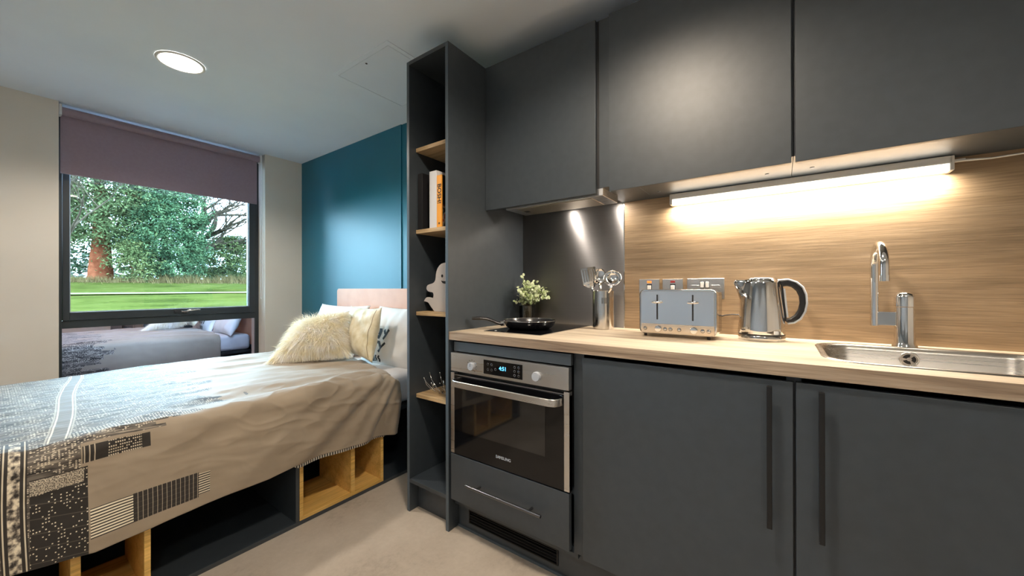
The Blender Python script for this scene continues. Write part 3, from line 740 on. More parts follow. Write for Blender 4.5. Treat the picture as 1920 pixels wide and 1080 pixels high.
for yy in (.70, .95):
    bm = bmesh.new(); lathe(bm, [(.018, 1.4865), (.017, 1.483), (.013, 1.4825)], 1.735, yy, 24, False, False)
for yy in (.66, .925):
    bm = bmesh.new(); lathe(bm, [(.024, 1.5305), (.024, 1.522), (.020, 1.520)], 1.745, yy, 24, False, False)
    ll = obj('lamp_housing', bm, M['steel'], t2, smooth=True)
    bm = bmesh.new(); lathe(bm, [(.0195, 1.5215), (0, 1.521)], 1.745, yy, 24, False, False)
    obj('lamp_lens', bm, M['led_on'], ll)
t = thing('wall_cupboard', 'graphite wall cupboard in the middle, above the toaster and kettle', 'cupboard', (1.65, .27, 1.52), group='wall cupboards')
obj('carcass', B((XU1 + .001, XW - .012, -.033, .6265, 1.519, ZU1)), M['laminate'], t)
obj('filler_panel', B(XU1 - .002, XU1 + .001, .572, .6165, 1.519, ZU1 - .002), M['laminate'], t)
obj('gap_shade_strip', B(XU1 - .001, XU1 + .001, .6165, .6262, 1.519, ZU1 - .002), M['black'], t, label='black strip painted as the shade in the gap beside the extractor cupboard')  # shade between the cupboards, painted as a black strip on the carcass
obj('door', B(XU, XU1, -.0285, .568, ZU0, ZU1 - .002), M['laminate'], t, bevel=.001)
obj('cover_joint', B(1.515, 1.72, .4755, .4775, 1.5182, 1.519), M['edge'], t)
for (x, y) in ((1.56, .44), (1.70, .43), (1.67, .04)):
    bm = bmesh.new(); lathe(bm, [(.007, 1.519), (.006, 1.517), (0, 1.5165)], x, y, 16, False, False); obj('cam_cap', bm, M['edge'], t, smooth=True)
t = thing('wall_cupboard', 'graphite wall cupboard on the right, above the sink', 'cupboard', (1.65, -.35, 1.52), group='wall cupboards')
obj('carcass', B((XU1 + .001, XW - .012, -.64, -.0345, 1.519, ZU1)), M['laminate'], t)
obj('door', B(XU, XU1, -.636, -.0385, ZU0, ZU1 - .002), M['laminate'], t, bevel=.001)
for (x, y) in ((1.52, -.10), (1.67, -.09)):
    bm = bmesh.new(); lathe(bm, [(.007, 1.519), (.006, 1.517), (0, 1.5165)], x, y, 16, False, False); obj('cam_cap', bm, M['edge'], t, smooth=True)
t = thing('wall_cupboard', 'graphite wall cupboard at the far right end', 'cupboard', (1.65, -.95, 1.52), group='wall cupboards')
obj('carcass', B(XU1 + .001, XW - .012, YR, -.641, 1.519, ZU1), M['laminate'], t)
obj('door', B(XU, XU1, YR, -.640, ZU0, ZU1 - .002), M['laminate'], t, bevel=.001)
# strip light
t = thing('under_cupboard_light', 'lit white strip light on the wall under the cupboards', 'strip light', (1.79, -.02, 1.50))
obj('housing', B(1.768, 1.8148, -.442, .398, 1.492, 1.518), M['white'], t, bevel=.003)
obj('diffuser', B(1.770, 1.812, -.434, .390, 1.472, 1.4925), M['strip_on'], t, bevel=.006)
obj('end_cap', B(1.768, 1.8148, -.446, -.4345, 1.470, 1.518), M['white'], t, bevel=.003)
obj('end_cap', B(1.768, 1.8148, .3905, .402, 1.470, 1.518), M['white'], t, bevel=.003)
sl = add_light('strip_light_glow', 'AREA', (1.79, -.022, 1.468), 7.5, (1, .92, .78), shape='RECTANGLE', size=.03, size_y=.82)
bm = bmesh.new(); tube(bm, [(1.798, -.446, 1.505), (1.800, -.48, 1.503), (1.804, -.53, 1.500), (1.806, -.60, 1.503), (1.806, -.72, 1.514), (1.806, -.9, 1.5165)], [.004, .004, .0028, .0028, .0028, .0028], 8)
obj('cable', bm, M['white'], t, smooth='all')
bm = bmesh.new(); box(bm, 1.792, 1.804, -.475, -.447, 1.500, 1.509); obj('cable_plug', bm, M['white'], t, bevel=.002)
# sockets
def plate(y0, y1, z0, z1, label, name='wall_socket', cat='socket', group=None):
    t = thing(name, label, cat, (XW - .012, (y0 + y1) / 2, (z0 + z1) / 2), group)
    obj('face_plate', B(XW - .0195, XW - .0122, y0, y1, z0, z1), M['steel'], t, bevel=.0015); return t
for (y0, y1, nm, mm) in ((.456, .548, 'square steel isolator switch with an orange neon, left one above the toaster', 'amber_on'), (.355, .442, 'square steel isolator switch with a dark red neon, middle plate above the toaster', 'red')):
    s = plate(y0, y1, 1.054, 1.142, nm, 'isolator_switch', 'switch'); yc = (y0 + y1) / 2 - .001
    obj('neon', B(XW - .0205, XW - .0192, yc - .010, yc + .010, 1.124, 1.133), M[mm], s, bevel=.0006)
    obj('rocker_surround', B(XW - .0202, XW - .0194, yc - .0115, yc + .0115, 1.084, 1.119), M['blackplastic'], s)
    obj('rocker', B(XW - .024, XW - .0201, yc - .0085, yc + .0085, 1.088, 1.113), M['white'], s, bevel=.001)
s = plate(.193, .338, 1.054, 1.142, 'double steel power socket with two white rocker switches', 'double_socket', 'socket')
for yy in (.2775, .2575):
    obj('rocker_surround', B(XW - .0200, XW - .0194, yy - .0085, yy + .0085, 1.099, 1.131), M['blackplastic'], s)
    obj('rocker', B(XW - .023, XW - .0199, yy - .0065, yy + .0065, 1.102, 1.128), M['white'], s, bevel=.001)
for yy in (.306, .226):
    bm = bmesh.new(); extrude_poly(bm, [(XW - .0195, yy - .022, 1.100), (XW - .0195, yy + .022, 1.100), (XW - .0195, yy + .016, 1.113), (XW - .0195, yy - .016, 1.113)], (-.003, 0, 0)); obj('plug_recess', bm, M['steel'], s, bevel=.001)
    obj('plug_holes', B((XW - .0200, XW - .0194, yy - .012, yy - .007, 1.074, 1.079), (XW - .0200, XW - .0194, yy + .007, yy + .012, 1.074, 1.079), (XW - .0200, XW - .0194, yy - .0025, yy + .0025, 1.086, 1.094)), M['black'], s)
# ------------------------------------------------------------------ hob, pan, vase, utensils
t = thing('induction_hob', 'slim black glass two-zone hob set in the worktop', 'hob', (1.55, .945, ZT))
obj('glass_top', B(1.311, 1.796, .797, 1.0935, ZT, ZT + .0045), M['blackglass'], t, bevel=.0012)
obj('hob_trim', B((1.3095, 1.311, .7955, 1.095, ZT, ZT + .0035), (1.796, 1.7975, .7955, 1.095, ZT, ZT + .0035), (1.311, 1.796, .7955, .797, ZT, ZT + .0035), (1.311, 1.796, 1.0935, 1.095, ZT, ZT + .0035)), M['chrome_soft'], t)
for yy in (1.045,):
    bm = bmesh.new(); lathe(bm, [(.006, ZT + .0046), (.005, ZT + .0052), (0, ZT + .0053)], 1.335, yy, 16, False, False); obj('touch_mark', bm, M['white'], t)
pcx, pcy, pz = 1.500, .972, ZT + .0052
t = thing('frying_pan', 'black non-stick frying pan with a silver rim standing on the hob', 'pan', (pcx, pcy, pz))
bm = bmesh.new(); lathe(bm, [(.092, pz), (.100, pz + .003), (.113, pz + .014), (.121, pz + .027), (.125, pz + .0385), (.1225, pz + .0385), (.118, pz + .027), (.108, pz + .012), (.094, pz + .004), (0, pz + .0035)], pcx, pcy, 72, True, False)
obj('pan_body', bm, M['panblack'], t, smooth=True, angle=50)
bm = bmesh.new(); tube(bm, [(pcx + .1242 * math.cos(i * PI / 36), pcy + .1242 * math.sin(i * PI / 36), pz + .0392) for i in range(73)], .0014, 6, cap=False)
obj('rim', bm, M['chrome'], t, smooth='all', label='bright metal rim')
hdv = Vector((1.345 - pcx, 1.195 - pcy, 0)).normalized()
def hp_(r, z): return tuple(Vector((pcx, pcy, pz)) + hdv * r + Vector((0, 0, z)))
bm = bmesh.new(); tube(bm, [hp_(.122, .024), hp_(.134, .022), hp_(.150, .025), hp_(.175, .036), hp_(.200, .045), (hp_(.23, .048)), hp_(.255, .048), hp_(.272, .047)], [.011, .011, .0095, .0095, .010, .0105, .0105, .009], 14, flat=(1.2, .8))
hn = obj('handle', bm, M['blackplastic'], t, smooth=True)
bm = bmesh.new(); tube(bm, [hp_(.119, .026), hp_(.136, .0235)], .0125, 14); obj('handle_ferrule', bm, M['chrome_soft'], hn, smooth=True)
bm = bmesh.new(); ball(bm, hp_(.258, .0545), .004); obj('handle_eyelet', bm, M['chrome_soft'], hn)
# vase with foliage
vx, vy = 1.745, 1.146
t = thing('glass_vase', 'clear glass tumbler used as a vase behind the frying pan', 'vase', (vx, vy, ZT))
bm = bmesh.new(); lathe(bm, [(.040, ZT + .0005), (.0415, ZT + .004), (.043, 1.004), (.0408, 1.004), (.0395, ZT + .010), (0, ZT + .010)], vx, vy, 40, True, False)
obj('glass_body', bm, M['jarglass'], t, smooth=True)
t = thing('foliage_sprig', 'bunch of small silvery green leaves standing in the glass vase', 'plant', (vx, vy, ZT + .011))
rnd = random.Random(4); bmS = bmesh.new()
leafs = bmesh.new()
tips = []
for k in range(40):
    a = rnd.uniform(0, 2 * PI); sp_ = rnd.uniform(.0, 1) ** .6
    tx_, ty_ = vx - .015 + .115 * sp_ * math.cos(a) * .8, vy - .038 + .105 * sp_ * math.sin(a)
    tz_ = 1.125 - .085 * sp_ ** 2 + rnd.uniform(-.03, .03)
    if k == 0: tx_, ty_, tz_ = vx - .015, vy + .01, 1.168
    ty_ = min(ty_, 1.205)
    tx_ = min(tx_, 1.80)
    b0 = Vector((vx + rnd.uniform(-.02, .02), vy + rnd.uniform(-.02, .02), ZT + .012)); b1 = Vector((vx + rnd.uniform(-.02, .02), vy + rnd.uniform(-.02, .02), 1.005)); e = Vector((tx_, ty_, tz_))
    mid = (b1 + e) / 2 + Vector((0, 0, .012)); pts = [b0, b1, mid, e]
    tube(bmS, pts, [.0012, .0012, .001, .0006], 5)
    for q in range(13):
        u = .15 + .85 * q / 12
        P = b1.lerp(mid, u * 2) if u < .5 else mid.lerp(e, u * 2 - 1)
        d = Vector((rnd.uniform(-1, 1), rnd.uniform(-1, 1), rnd.uniform(-.3, .9))).normalized()
        s = rnd.uniform(.007, .0125); c = P + d * (s + .002)
        if c.x > 1.812: c.x = 1.812
        if c.y > 1.213: c.y = 1.213
        nrm = Vector((rnd.uniform(-1, .2), rnd.uniform(-1, .6), rnd.uniform(-.2, 1))).normalized()
        sx = nrm.cross(d).normalized(); dd = sx.cross(nrm)
        vs = [leafs.verts.new(c + dd * s * math.cos(m * PI / 3.5) + sx * s * .75 * math.sin(m * PI / 3.5) + nrm * (.0015 if m % 2 else 0)) for m in range(7)]
        leafs.faces.new(vs)
obj('leaves', leafs, M['green'], t)['kind'] = 'stuff'
obj('stems', bmS, M['stem'], t)
# utensil holder
ux, uy = 1.732, .697
t = thing('utensil_holder', 'round polished steel utensil holder at the end of the splashback', 'utensil holder', (ux, uy, ZT))
bm = bmesh.new(); lathe(bm, [(.049, ZT + .0005), (.0505, ZT + .002), (.0505, 1.087), (.0515, 1.088), (.0495, 1.088), (.0490, 1.086), (.0490, ZT + .004), (0, ZT + .004)], ux, uy, 56, True, False)
obj('cylinder', bm, brushed('holder_steel', (.74, .71, .67), .14, 'z'), t, smooth=True)
for k in range(3):
    a_ = math.atan2(-uy - .0, -ux) - .10 + k * .17
    bm = bmesh.new(); tube(bm, [(ux + .0508 * math.cos(a_), uy + .0508 * math.sin(a_), z_) for z_ in (1.028, 1.055)], .0016, 8, flat=(1, 1)); obj('slot', bm, M['black'], t)
def frame_at(c, face, upv):
    f = Vector(face).normalized(); u_ = Vector(upv); u_ = (u_ - f * u_.dot(f)).normalized(); r_ = u_.cross(f)
    m = Matrix((r_, u_, f)).transposed().to_4x4(); m.translation = Vector(c); return m
# slotted turner
t = thing('slotted_turner', 'chrome slotted turner, leftmost utensil in the holder', 'utensil', (ux, uy + .02, ZT + .01))
bm = bmesh.new(); Mx = frame_at((1.690, .748, 1.155), (-.75, -.5, .1), (-.06, .16, 1))
W2, H2 = .036, .045
cols = [(-W2, -.029), (-.025, -.018), (-.0135, -.0065), (-.0035, .0035), (.0065, .0135), (.018, .025), (.029, W2)]
def curved(x, y): return Vector((x, y, -.20 * x * x / W2 - (.25 * max(0, -y - .02))))
def patch(x0, x1, y0, y1, nx=3, ny=3):
    g = [[bm.verts.new(Mx @ curved(x0 + (x1 - x0) * i / nx, y0 + (y1 - y0) * j / ny)) for i in range(nx + 1)] for j in range(ny + 1)]
    for j in range(ny):
        for i in range(nx): bm.faces.new((g[j][i], g[j][i + 1], g[j + 1][i + 1], g[j + 1][i]))
for a, b in cols: patch(a, b, -.022, .036)
patch(-W2, W2, .036, .046, 10, 2); patch(-W2, W2, -.034, -.022, 10, 2)
g = [[bm.verts.new(Mx @ curved(x * (1 - .62 * j / 4), -.034 - .018 * j / 4)) for x in [-W2 + 2 * W2 * i / 8 for i in range(9)]] for j in range(5)]
for j in range(4):
    for i in range(8): bm.faces.new((g[j + 1][i], g[j + 1][i + 1], g[j][i + 1], g[j][i]))
bmesh.ops.remove_doubles(bm, verts=bm.verts, dist=.0001)
r_ = bmesh.ops.solidify(bm, geom=bm.faces[:], thickness=.0012)
hdl = obj('blade', bm, M['chrome'], t, smooth=True)
bm = bmesh.new(); p0 = Mx @ Vector((0, -.050, -.004)); tube(bm, [p0, p0 + Vector((.012, -.012, -.03)), (ux - .02, uy + .02, 1.05), (ux + .01, uy + .01, ZT + .012)], [.006, .0055, .0055, .005], 10)
obj('shaft', bm, M['chrome'], t, smooth='all')
# spoon behind
t = thing('serving_spoon', 'chrome spoon standing upright in the middle of the holder', 'utensil', (ux, uy, ZT + .01))
bm = bmesh.new(); Mx = frame_at((1.735, .715, 1.158), (-.9, -.4, .1), (0, 0, 1))
rows_ = []
for j in range(9):
    th_ = j / 8 * PI / 2
    rows_.append([bm.verts.new(Mx @ Vector((.029 * math.sin(th_) * math.cos(k * PI / 12), .040 * math.sin(th_) * math.sin(k * PI / 12), -.012 * math.cos(th_)))) for k in range(24)] if j else [bm.verts.new(Mx @ Vector((0, 0, -.012)))])
for j in range(8):
    for k in range(24):
        if j == 0: bm.faces.new((rows_[0][0], rows_[1][k], rows_[1][(k + 1) % 24]))
        else: bm.faces.new((rows_[j][k], rows_[j + 1][k], rows_[j + 1][(k + 1) % 24], rows_[j][(k + 1) % 24]))
obj('bowl', bm, M['chrome'], t, smooth='all')
bm = bmesh.new(); tube(bm, [Mx @ Vector((0, -.038, -.003)), (1.735, .712, 1.09), (ux + .01, uy - .005, ZT + .012)], [.008, .0055, .005], 10); obj('shaft', bm, M['chrome'], t, smooth='all')
# ladle
t = thing('soup_ladle', 'chrome ladle with its round bowl tipped forward, rightmost utensil', 'utensil', (ux, uy - .02, ZT + .01))
bm = bmesh.new(); Mx = frame_at((1.700, .640, 1.148), (-.80, -.25, .42), (.1, -.10, 1))
rr = .040; rows_ = [[bm.verts.new(Mx @ Vector((0, 0, -rr * .8)))]]
prof = [(.35, -.76), (.65, -.62), (.86, -.42), (.97, -.2), (1.0, 0), (1.05, .03), (.97, .01), (.93, -.2), (.8, -.42), (.6, -.58), (.3, -.71)]
for (a, b) in prof: rows_.append([bm.verts.new(Mx @ Vector((rr * a * math.cos(k * PI / 16), rr * a * math.sin(k * PI / 16), rr * b))) for k in range(32)])
rows_.append([bm.verts.new(Mx @ Vector((0, 0, -rr * .74)))])
for a, b in zip(rows_[:-1], rows_[1:]):
    for k in range(32):
        q = [a[k % len(a)], b[k % len(b)], b[(k + 1) % len(b)], a[(k + 1) % len(a)]]
        q2 = []
        for v_ in q:
            if v_ not in q2: q2.append(v_)
        bm.faces.new(q2)
bmesh.ops.recalc_face_normals(bm, faces=bm.faces)
obj('bowl', bm, M['chrome'], t, smooth='all')
bm = bmesh.new(); tube(bm, [Mx @ Vector((0, -rr, -.005)), Mx @ Vector((0, -rr * 1.25, -.014)), (1.715, .672, 1.07), (ux + .005, uy - .012, ZT + .012)], [.009, .0075, .006, .005], 10); obj('shaft', bm, M['chrome'], t, smooth='all')
# ------------------------------------------------------------------ toaster
t = thing('toaster', 'polished steel four-slice toaster with two levers', 'toaster', (1.64, .33, ZT))
TX0, TX1, TY0, TY1, TZ0, TZ1 = 1.560, 1.715, .191, .4725, .917, 1.0945
bm = bmesh.new(); ol = rrect(0, 0, (TY1 - TY0) / 2, (TZ1 - TZ0) / 2, .020, 8)
def orr(x, ins): return [bm.verts.new((x, (TY0 + TY1) / 2 + y * (1 - ins), (TZ0 + TZ1) / 2 + z * (1 - ins))) for y, z in ol]
rs = [orr(TX0 + .006, .02), orr(TX0, .012), orr(TX0 + .002, 0), orr(TX0 + .01, -.0), orr(TX1 - .01, 0), orr(TX1, .02)]
for a, b in zip(rs[:-1], rs[1:]):
    n = len(a)
    for i in range(n): bm.faces.new((a[i], a[(i + 1) % n], b[(i + 1) % n], b[i]))
bm.faces.new(rs[0][::-1]); bm.faces.new(rs[-1]); bmesh.ops.recalc_face_normals(bm, faces=bm.faces)
obj('shell', bm, M['chrome_soft'], t, smooth=True, angle=50)
fp = obj('front_plate', B((TX0 + .001, TX0 + .005, .199, .4645, .9565, 1.088)), M['chrome'], t, bevel=.001, label='mirror-polished front plate')
ct = obj('control_strip', B((TX0 + .0005, TX0 + .005, .199, .4645, .920, .9560)), mat('warm_satin_steel', (.80, .68, .55), .22, 1), t, bevel=.001, label='satin strip with dials and buttons')
for yy in (.402, .272):
    obj('lever_slot', B(TX0 - .0002, TX0 + .0012, yy - .0027, yy + .0027, .975, 1.074), M['black'], fp)
    bm = bmesh.new(); ball(bm, (TX0 - .014, yy, 1.044), .0185, 20, (.45, 1, .28)); box(bm, TX0 - .010, TX0, yy - .0025, yy + .0025, 1.041, 1.047)
    obj('lever', bm, M['chrome'], t, smooth=True)
def disc(y, z, r, h, name, m_, par):
    bm = bmesh.new(); lathe(bm, [(r, 0), (r, h * .8), (r * .88, h), (0, h)], 0, 0, 28)
    bmesh.ops.transform(bm, matrix=Matrix.Translation((TX0 + .0005, y, z)) @ Matrix.Rotation(-PI / 2, 4, 'Y'), verts=bm.verts); return obj(name, bm, M[m_], par, smooth=True)
for yy in (.398, .268):
    disc(yy, .938, .0128, .010, 'browning_dial', 'chrome', ct)
for yy in (.449, .372, .352, .320, .238, .2175):
    disc(yy, .938, .0072, .0008, 'button_ring', 'blackplastic', ct); disc(yy, .938, .0060, .0022, 'button', 'chrome_soft', ct)
bm = bmesh.new(); box(bm, TX0 + .03, TX1 - .03, .21, .455, TZ1 - .0005, TZ1 + .0006); obj('slot_panel', bm, M['black'], t)
for x in (TX0 + .025, TX1 - .025):
    for y in (TY0 + .03, TY1 - .018):
        bm = bmesh.new(); lathe(bm, [(.006, ZT + .0003), (.007, TZ0 + .004)], x, y, 14); obj('foot', bm, M['blackplastic'], t)
bm = bmesh.new(); tube(bm, [(TX1 - .01, .20, .985), (1.750, .185, .989), (1.800, .165, .990), (1.806, .10, .991), (1.808, .06, .985), (1.800, .02, .93)], .0026, 8)
obj('power_cable', bm, M['blackplastic'], t, smooth='all')
# ------------------------------------------------------------------ kettle
kx, ky = 1.700, .060
t = thing('kettle', 'polished steel jug kettle with a black and grey handle', 'kettle', (kx, ky, ZT))
bm = bmesh.new(); lathe(bm, [(.0735, ZT + .0005), (.0755, ZT + .004), (.0755, ZT + .017), (.0735, ZT + .020)], kx, ky, 64)
obj('power_base', bm, M['chrome_soft'], t, smooth=True)
bm = bmesh.new(); lathe(bm, [(.0738, ZT + .0202), (.0738, ZT + .0255)], kx, ky, 64); obj('base_joint', bm, M['blackplastic'], t)
bm = bmesh.new(); prof = [(.0748, .9310), (.0752, .938), (.0745, .955), (.0725, .985), (.0695, 1.02), (.0655, 1.055), (.0610, 1.09), (.0570, 1.118), (.0555, 1.126), (.0520, 1.1305)]
n = 72; rings = []
for r, z in prof:
    ring = []
    for k in range(n):
        a = k * 2 * PI / n; d = abs(((a - PI * .56 + PI) % (2 * PI)) - PI); e = 0
        zz = z
        if z > 1.04:
            f = min(1, (z - 1.04) / .08); e = .034 * f ** 1.3 * math.exp(-(d / .26) ** 2)
        ring.append(bm.verts.new((kx + (r + e) * math.cos(a), ky + (r + e) * math.sin(a), zz)))
    rings.append(ring)
for a, b in zip(rings[:-1], rings[1:]):
    for k in range(n): bm.faces.new((a[k], a[(k + 1) % n], b[(k + 1) % n], b[k]))
bm.faces.new(rings[0][::-1]); bm.faces.new(rings[-1])
obj('jug', bm, M['chrome'], t, smooth=True, angle=50)
bm = bmesh.new(); lathe(bm, [(.051, 1.1306), (.0505, 1.1345), (.046, 1.138), (.03, 1.1395), (0, 1.140)], kx, ky, 56, True, False); obj('lid', bm, M['chrome'], t, smooth=True, angle=50)
hd_ = Vector((.10, -1, 0)).normalized()
def kp(r, z): return Vector((kx, ky, z)) + hd_ * r
outl = [(.052, 1.126), (.080, 1.128), (.104, 1.118), (.122, 1.100), (.131, 1.075), (.133, 1.045), (.128, 1.015), (.115, .990), (.097, .976), (.078, .972)]
inn = [(.071, .985), (.088, .990), (.102, 1.002), (.112, 1.022), (.116, 1.046), (.114, 1.070), (.106, 1.090), (.092, 1.103), (.078, 1.107), (.0635, 1.104)]
bm = bmesh.new(); sd = Vector((-hd_.y, hd_.x, 0)) * .010
A = [bm.verts.new(kp(r, z) - sd) for r, z in outl + inn]; Bv = [bm.verts.new(kp(r, z) + sd) for r, z in outl + inn]
m_ = len(outl)
for i in range(m_ - 1):
    j0, j1 = 2 * m_ - 1 - i, 2 * m_ - 2 - i
    bm.faces.new((A[i], A[i + 1], A[j1], A[j0])); bm.faces.new((Bv[i], Bv[j0], Bv[j1], Bv[i + 1]))
nn = 2 * m_
for i in range(nn): bm.faces.new((A[i], A[(i + 1) % nn], Bv[(i + 1) % nn], Bv[i]))
bmesh.ops.recalc_face_normals(bm, faces=bm.faces)
hh = obj('handle', bm, M['blackplastic'], t, smooth=True, bevel=.004, label='black handle')
bm = bmesh.new(); tube(bm, [kp(r + .0035 * (1 if i else 0), z + .002 * (1 if z > 1.07 else -1 if z < 1.0 else 0)) for i, (r, z) in enumerate(outl)], .0072, 12, flat=(1.25, .6)); obj('handle_trim', bm, M['greypl'], hh, smooth='all', label='grey outer strip of the handle')
bm = bmesh.new(); extrude_poly(bm, [tuple(kp(r, z) - sd * .6) for r, z in ((.0600, 1.112), (.0665, 1.112), (.0780, .980), (.0722, .980))], tuple(sd * 1.2)); obj('handle_spine', bm, M['blackplastic'], hh)
bm = bmesh.new(); extrude_poly(bm, [tuple(kp(r, z) - sd * .5) for r, z in ((.0670, 1.098), (.0735, 1.098), (.0835, .992), (.0775, .992))], tuple(sd * 1.0)); obj('water_gauge', bm, M['greypl'], hh, label='pale grey water gauge strip')

# ------------------------------------------------------------------ bed
BY0, BY1 = 1.820, 3.170
BX1 = 1.765
t = thing('bed_frame', 'graphite platform bed frame with open storage bays underneath', 'bed', (.8, 2.5, 0))
obj('base_board', B(-.25, BX1, BY0, BY1, 0, .018), M['laminate'], t, bevel=.001)
obj('top_board', B(-.25, BX1, BY0 + .002, BY1, .385, .412), M['laminate_in'], t)
for (a, b) in ((.8285, .8445), (1.747, 1.765), (-.25, -.232)):
    obj('upright', B(a, b, BY0 + .001, BY1, .018, .385), M['laminate'], t, bevel=.001)
obj('centre_board', B(-.232, 1.747, 2.49, 2.508, .018, .385), M['laminate_in'], t)
t = thing('storage_box', 'yellow oak storage box with two cubbies under the head end of the bed', 'storage box', (1.07, 2.0, .018), group='oak storage boxes under the bed')
def cubes(t, x0, x1, xd, y1=2.14):
    z0, z1, k = .0185, .384, .017
    y0 = BY0 + .0005
    obj('side_board', B(x0, x0 + k, y0, y1, z0 + k, z1 - k), M['oak_cube'], t, bevel=.0008)
    obj('side_board', B(x1 - k, x1, y0, y1, z0 + k, z1 - k), M['oak_cube'], t, bevel=.0008)
    obj('divider', B(xd, xd + .022, y0, y1, z0 + k, z1 - k), M['oak_cube'], t, bevel=.0008)
    obj('bottom_board', B(x0, x1, y0, y1, z0, z0 + k), M['oak_cube'], t, bevel=.0008)
    obj('top_board', B(x0, x1, y0, y1, z1 - k, z1), M['oak_cube'], t, bevel=.0008)
cubes(t, .8455, 1.298, 1.102)
t = thing('storage_box', 'yellow oak storage box under the foot end of the bed, in the lower left corner', 'storage box', (.1, 2.0, .018), group='oak storage boxes under the bed')
cubes(t, -.13, .338, .152)
t = thing('mattress', 'white mattress and fitted sheet showing at the head end of the bed', 'mattress', (.8, 2.5, .412))
bm = bmesh.new(); box(bm, -.22, 1.755, 1.838, 3.150, .4125, .588)
o = obj('mattress_body', bm, M['mattress'], t, bevel=.045, segs=6)
for p in o.data.polygons: p.use_smooth = True
t = thing('headboard', 'tan padded headboard fixed to the teal wall', 'headboard', (1.79, 2.5, .70))
bm = bmesh.new(); extrude_poly(bm, [(1.768, y, z) for y, z in rrect((1.86 + 3.133) / 2, .78, (3.133 - 1.86) / 2, .320, .028, 6)], (.050, 0, 0))
obj('padded_panel', bm, M['headboard'], t, bevel=.010, segs=4, smooth=True)

# --- duvet: one cloth sheet laid over the mattress and hanging down both long sides
DX0, DX1 = -.34, 1.455
hem = [(-.4, .30), (.033, .292), (.149, .274), (.20, .264), (.33, .266), (.416, .272), (.536, .277), (.62, .279), (.706, .283), (.80, .300), (1.0, .296), (1.252, .286), (1.372, .270), (1.5, .262)]
def lerp_t(T, x):
    for (a, va), (b, vb) in zip(T[:-1], T[1:]):
        if x <= b: return va + (vb - va) * max(0, (x - a)) / (b - a)
    return T[-1][1]
NX, NS = 380, 330
def smooth(a, b, x):
    q = max(0., min(1., (x - a) / (b - a))); return q * q * (3 - 2 * q)
def duvet_point(x, s):
    """s 0..1 near side hem->crest, 1..2 top, 2..3 far side"""
    hz = lerp_t(hem, x)
    zt = .628 + .010 * math.sin(x * 2.1 + .4)
    Rr = .055
    yn = 1.795; yf = 3.185
    if s < 1:
        zc = zt - .012
        arc_h = Rr
        tot = (zc - Rr - hz) + Rr * PI / 2
        d = s * tot
        if d < zc - Rr - hz:
            z = hz + d; y = yn - .006 * math.sin(PI * d / (zc - Rr - hz)) ; nrm = Vector((0, -1, 0))
        else:
            a = (d - (zc - Rr - hz)) / Rr
            y = yn + Rr * (1 - math.cos(a)); z = zc - Rr + Rr * math.sin(a); nrm = Vector((0, -math.cos(a), math.sin(a)))
        v = -(tot - d)
    elif s < 2:
        f = s - 1
        y = yn + Rr + (yf - yn - 2 * Rr) * f
        z = zt - .012 + .022 * math.sin(PI * min(1, f * 1.0)) ** .6; nrm = Vector((0, 0, 1)); v = (yf - yn - 2 * Rr) * f
    else:
        zc = zt - .012; tot = (zc - Rr - .27) + Rr * PI / 2; d = (s - 2) * tot
        if d < Rr * PI / 2:
            a = d / Rr; y = yf - Rr * (1 - math.sin(a)); z = zc - Rr * (1 - math.cos(a)); nrm = Vector((0, math.sin(a), math.cos(a)))
        else:
            y = yf; z = zc - Rr - (d - Rr * PI / 2); nrm = Vector((0, 1, 0))
        v = (yf - yn - 2 * Rr) + d
    p = Vector((x, y, z))
    # wrinkles
    side = smooth(-.02, -.10, v) if s < 1 else 0
    top = 1 - side if s < 2 else 0
    w_ = 0
    q = noise.noise(Vector((x * 1.6, v * 7.5, 1.7))); q2 = noise.noise(Vector((x * 3.2 + 4, v * 15 + x * 2.0, 5.1)))
    w_ += top * (.0075 * (1 - abs(q) * 2.2) + .004 * q2) * (.4 + smooth(.2, .9, x))
    crest = math.exp(-((v + .06) / .09) ** 2)
    if s < 2 and v < .5:
        zone_ = math.exp(-((v + .06) / .20) ** 2) * (.45 + .75 * smooth(.3, 1.0, x))
        r1 = max(0, 1 - 3.2 * abs(noise.noise(Vector((x * 3.4 + v * 3.5, v * 8 - x * 1.2, 12.3))))) ** 2
        r2_ = max(0, 1 - 3.2 * abs(noise.noise(Vector((x * 7.0 + v * 6, v * 15 - x * 3.5, 31.7))))) ** 2
        w_ += zone_ * (.0068 * r1 + .0038 * r2_)
    w_ += crest * .013 * noise.noise(Vector((x * 5.5 - v * 5, v * 6, 9.1)))
    if s < 1:
        w_ += side * .007 * noise.noise(Vector((x * 6 + v * 4, v * 3, 2.2)))
        # fan of folds running down and left from the head corner
        ax_, az_ = 1.47, .74
        ang = math.degrees(math.atan2(az_ - z, ax_ - x)); rad = math.hypot(az_ - z, ax_ - x)
        win = smooth(16, 26, ang) * (1 - smooth(66, 84, ang)) * smooth(.12, .3, rad) * (1 - smooth(.65, 1.05, rad))
        ph = ang + 3.5 * noise.noise(Vector((x * 3, z * 3, 4)))
        w_ += win * .0125 * (math.sin(ph * .27) + .40 * math.sin(ph * .58 + 1)) * (.45 + rad)
        # hem sway
        low = 1 - smooth(.0, .6, s)
        w_ += low * .010 * math.sin(x * 7.5 + 1.0) * smooth(-.4, 0, x)
        w_ += low * .016 * smooth(.9, .2, x)
    w_ += .0026 * noise.noise(Vector((x * 14, v * 22, 3))) + .0016 * noise.noise(Vector((x * 9 + v * 20, v * 34, 7))) * side
    p += nrm * max(w_, -.012)
    # the head-end corner slumps down, its top is pulled in
    if s < 2: p.z -= .012 * smooth(1.22, 1.45, x)
    return p, v
t = thing('duvet', 'grey-brown duvet printed with a night city skyline, spread over the bed', 'duvet', (.6, 2.5, .60))
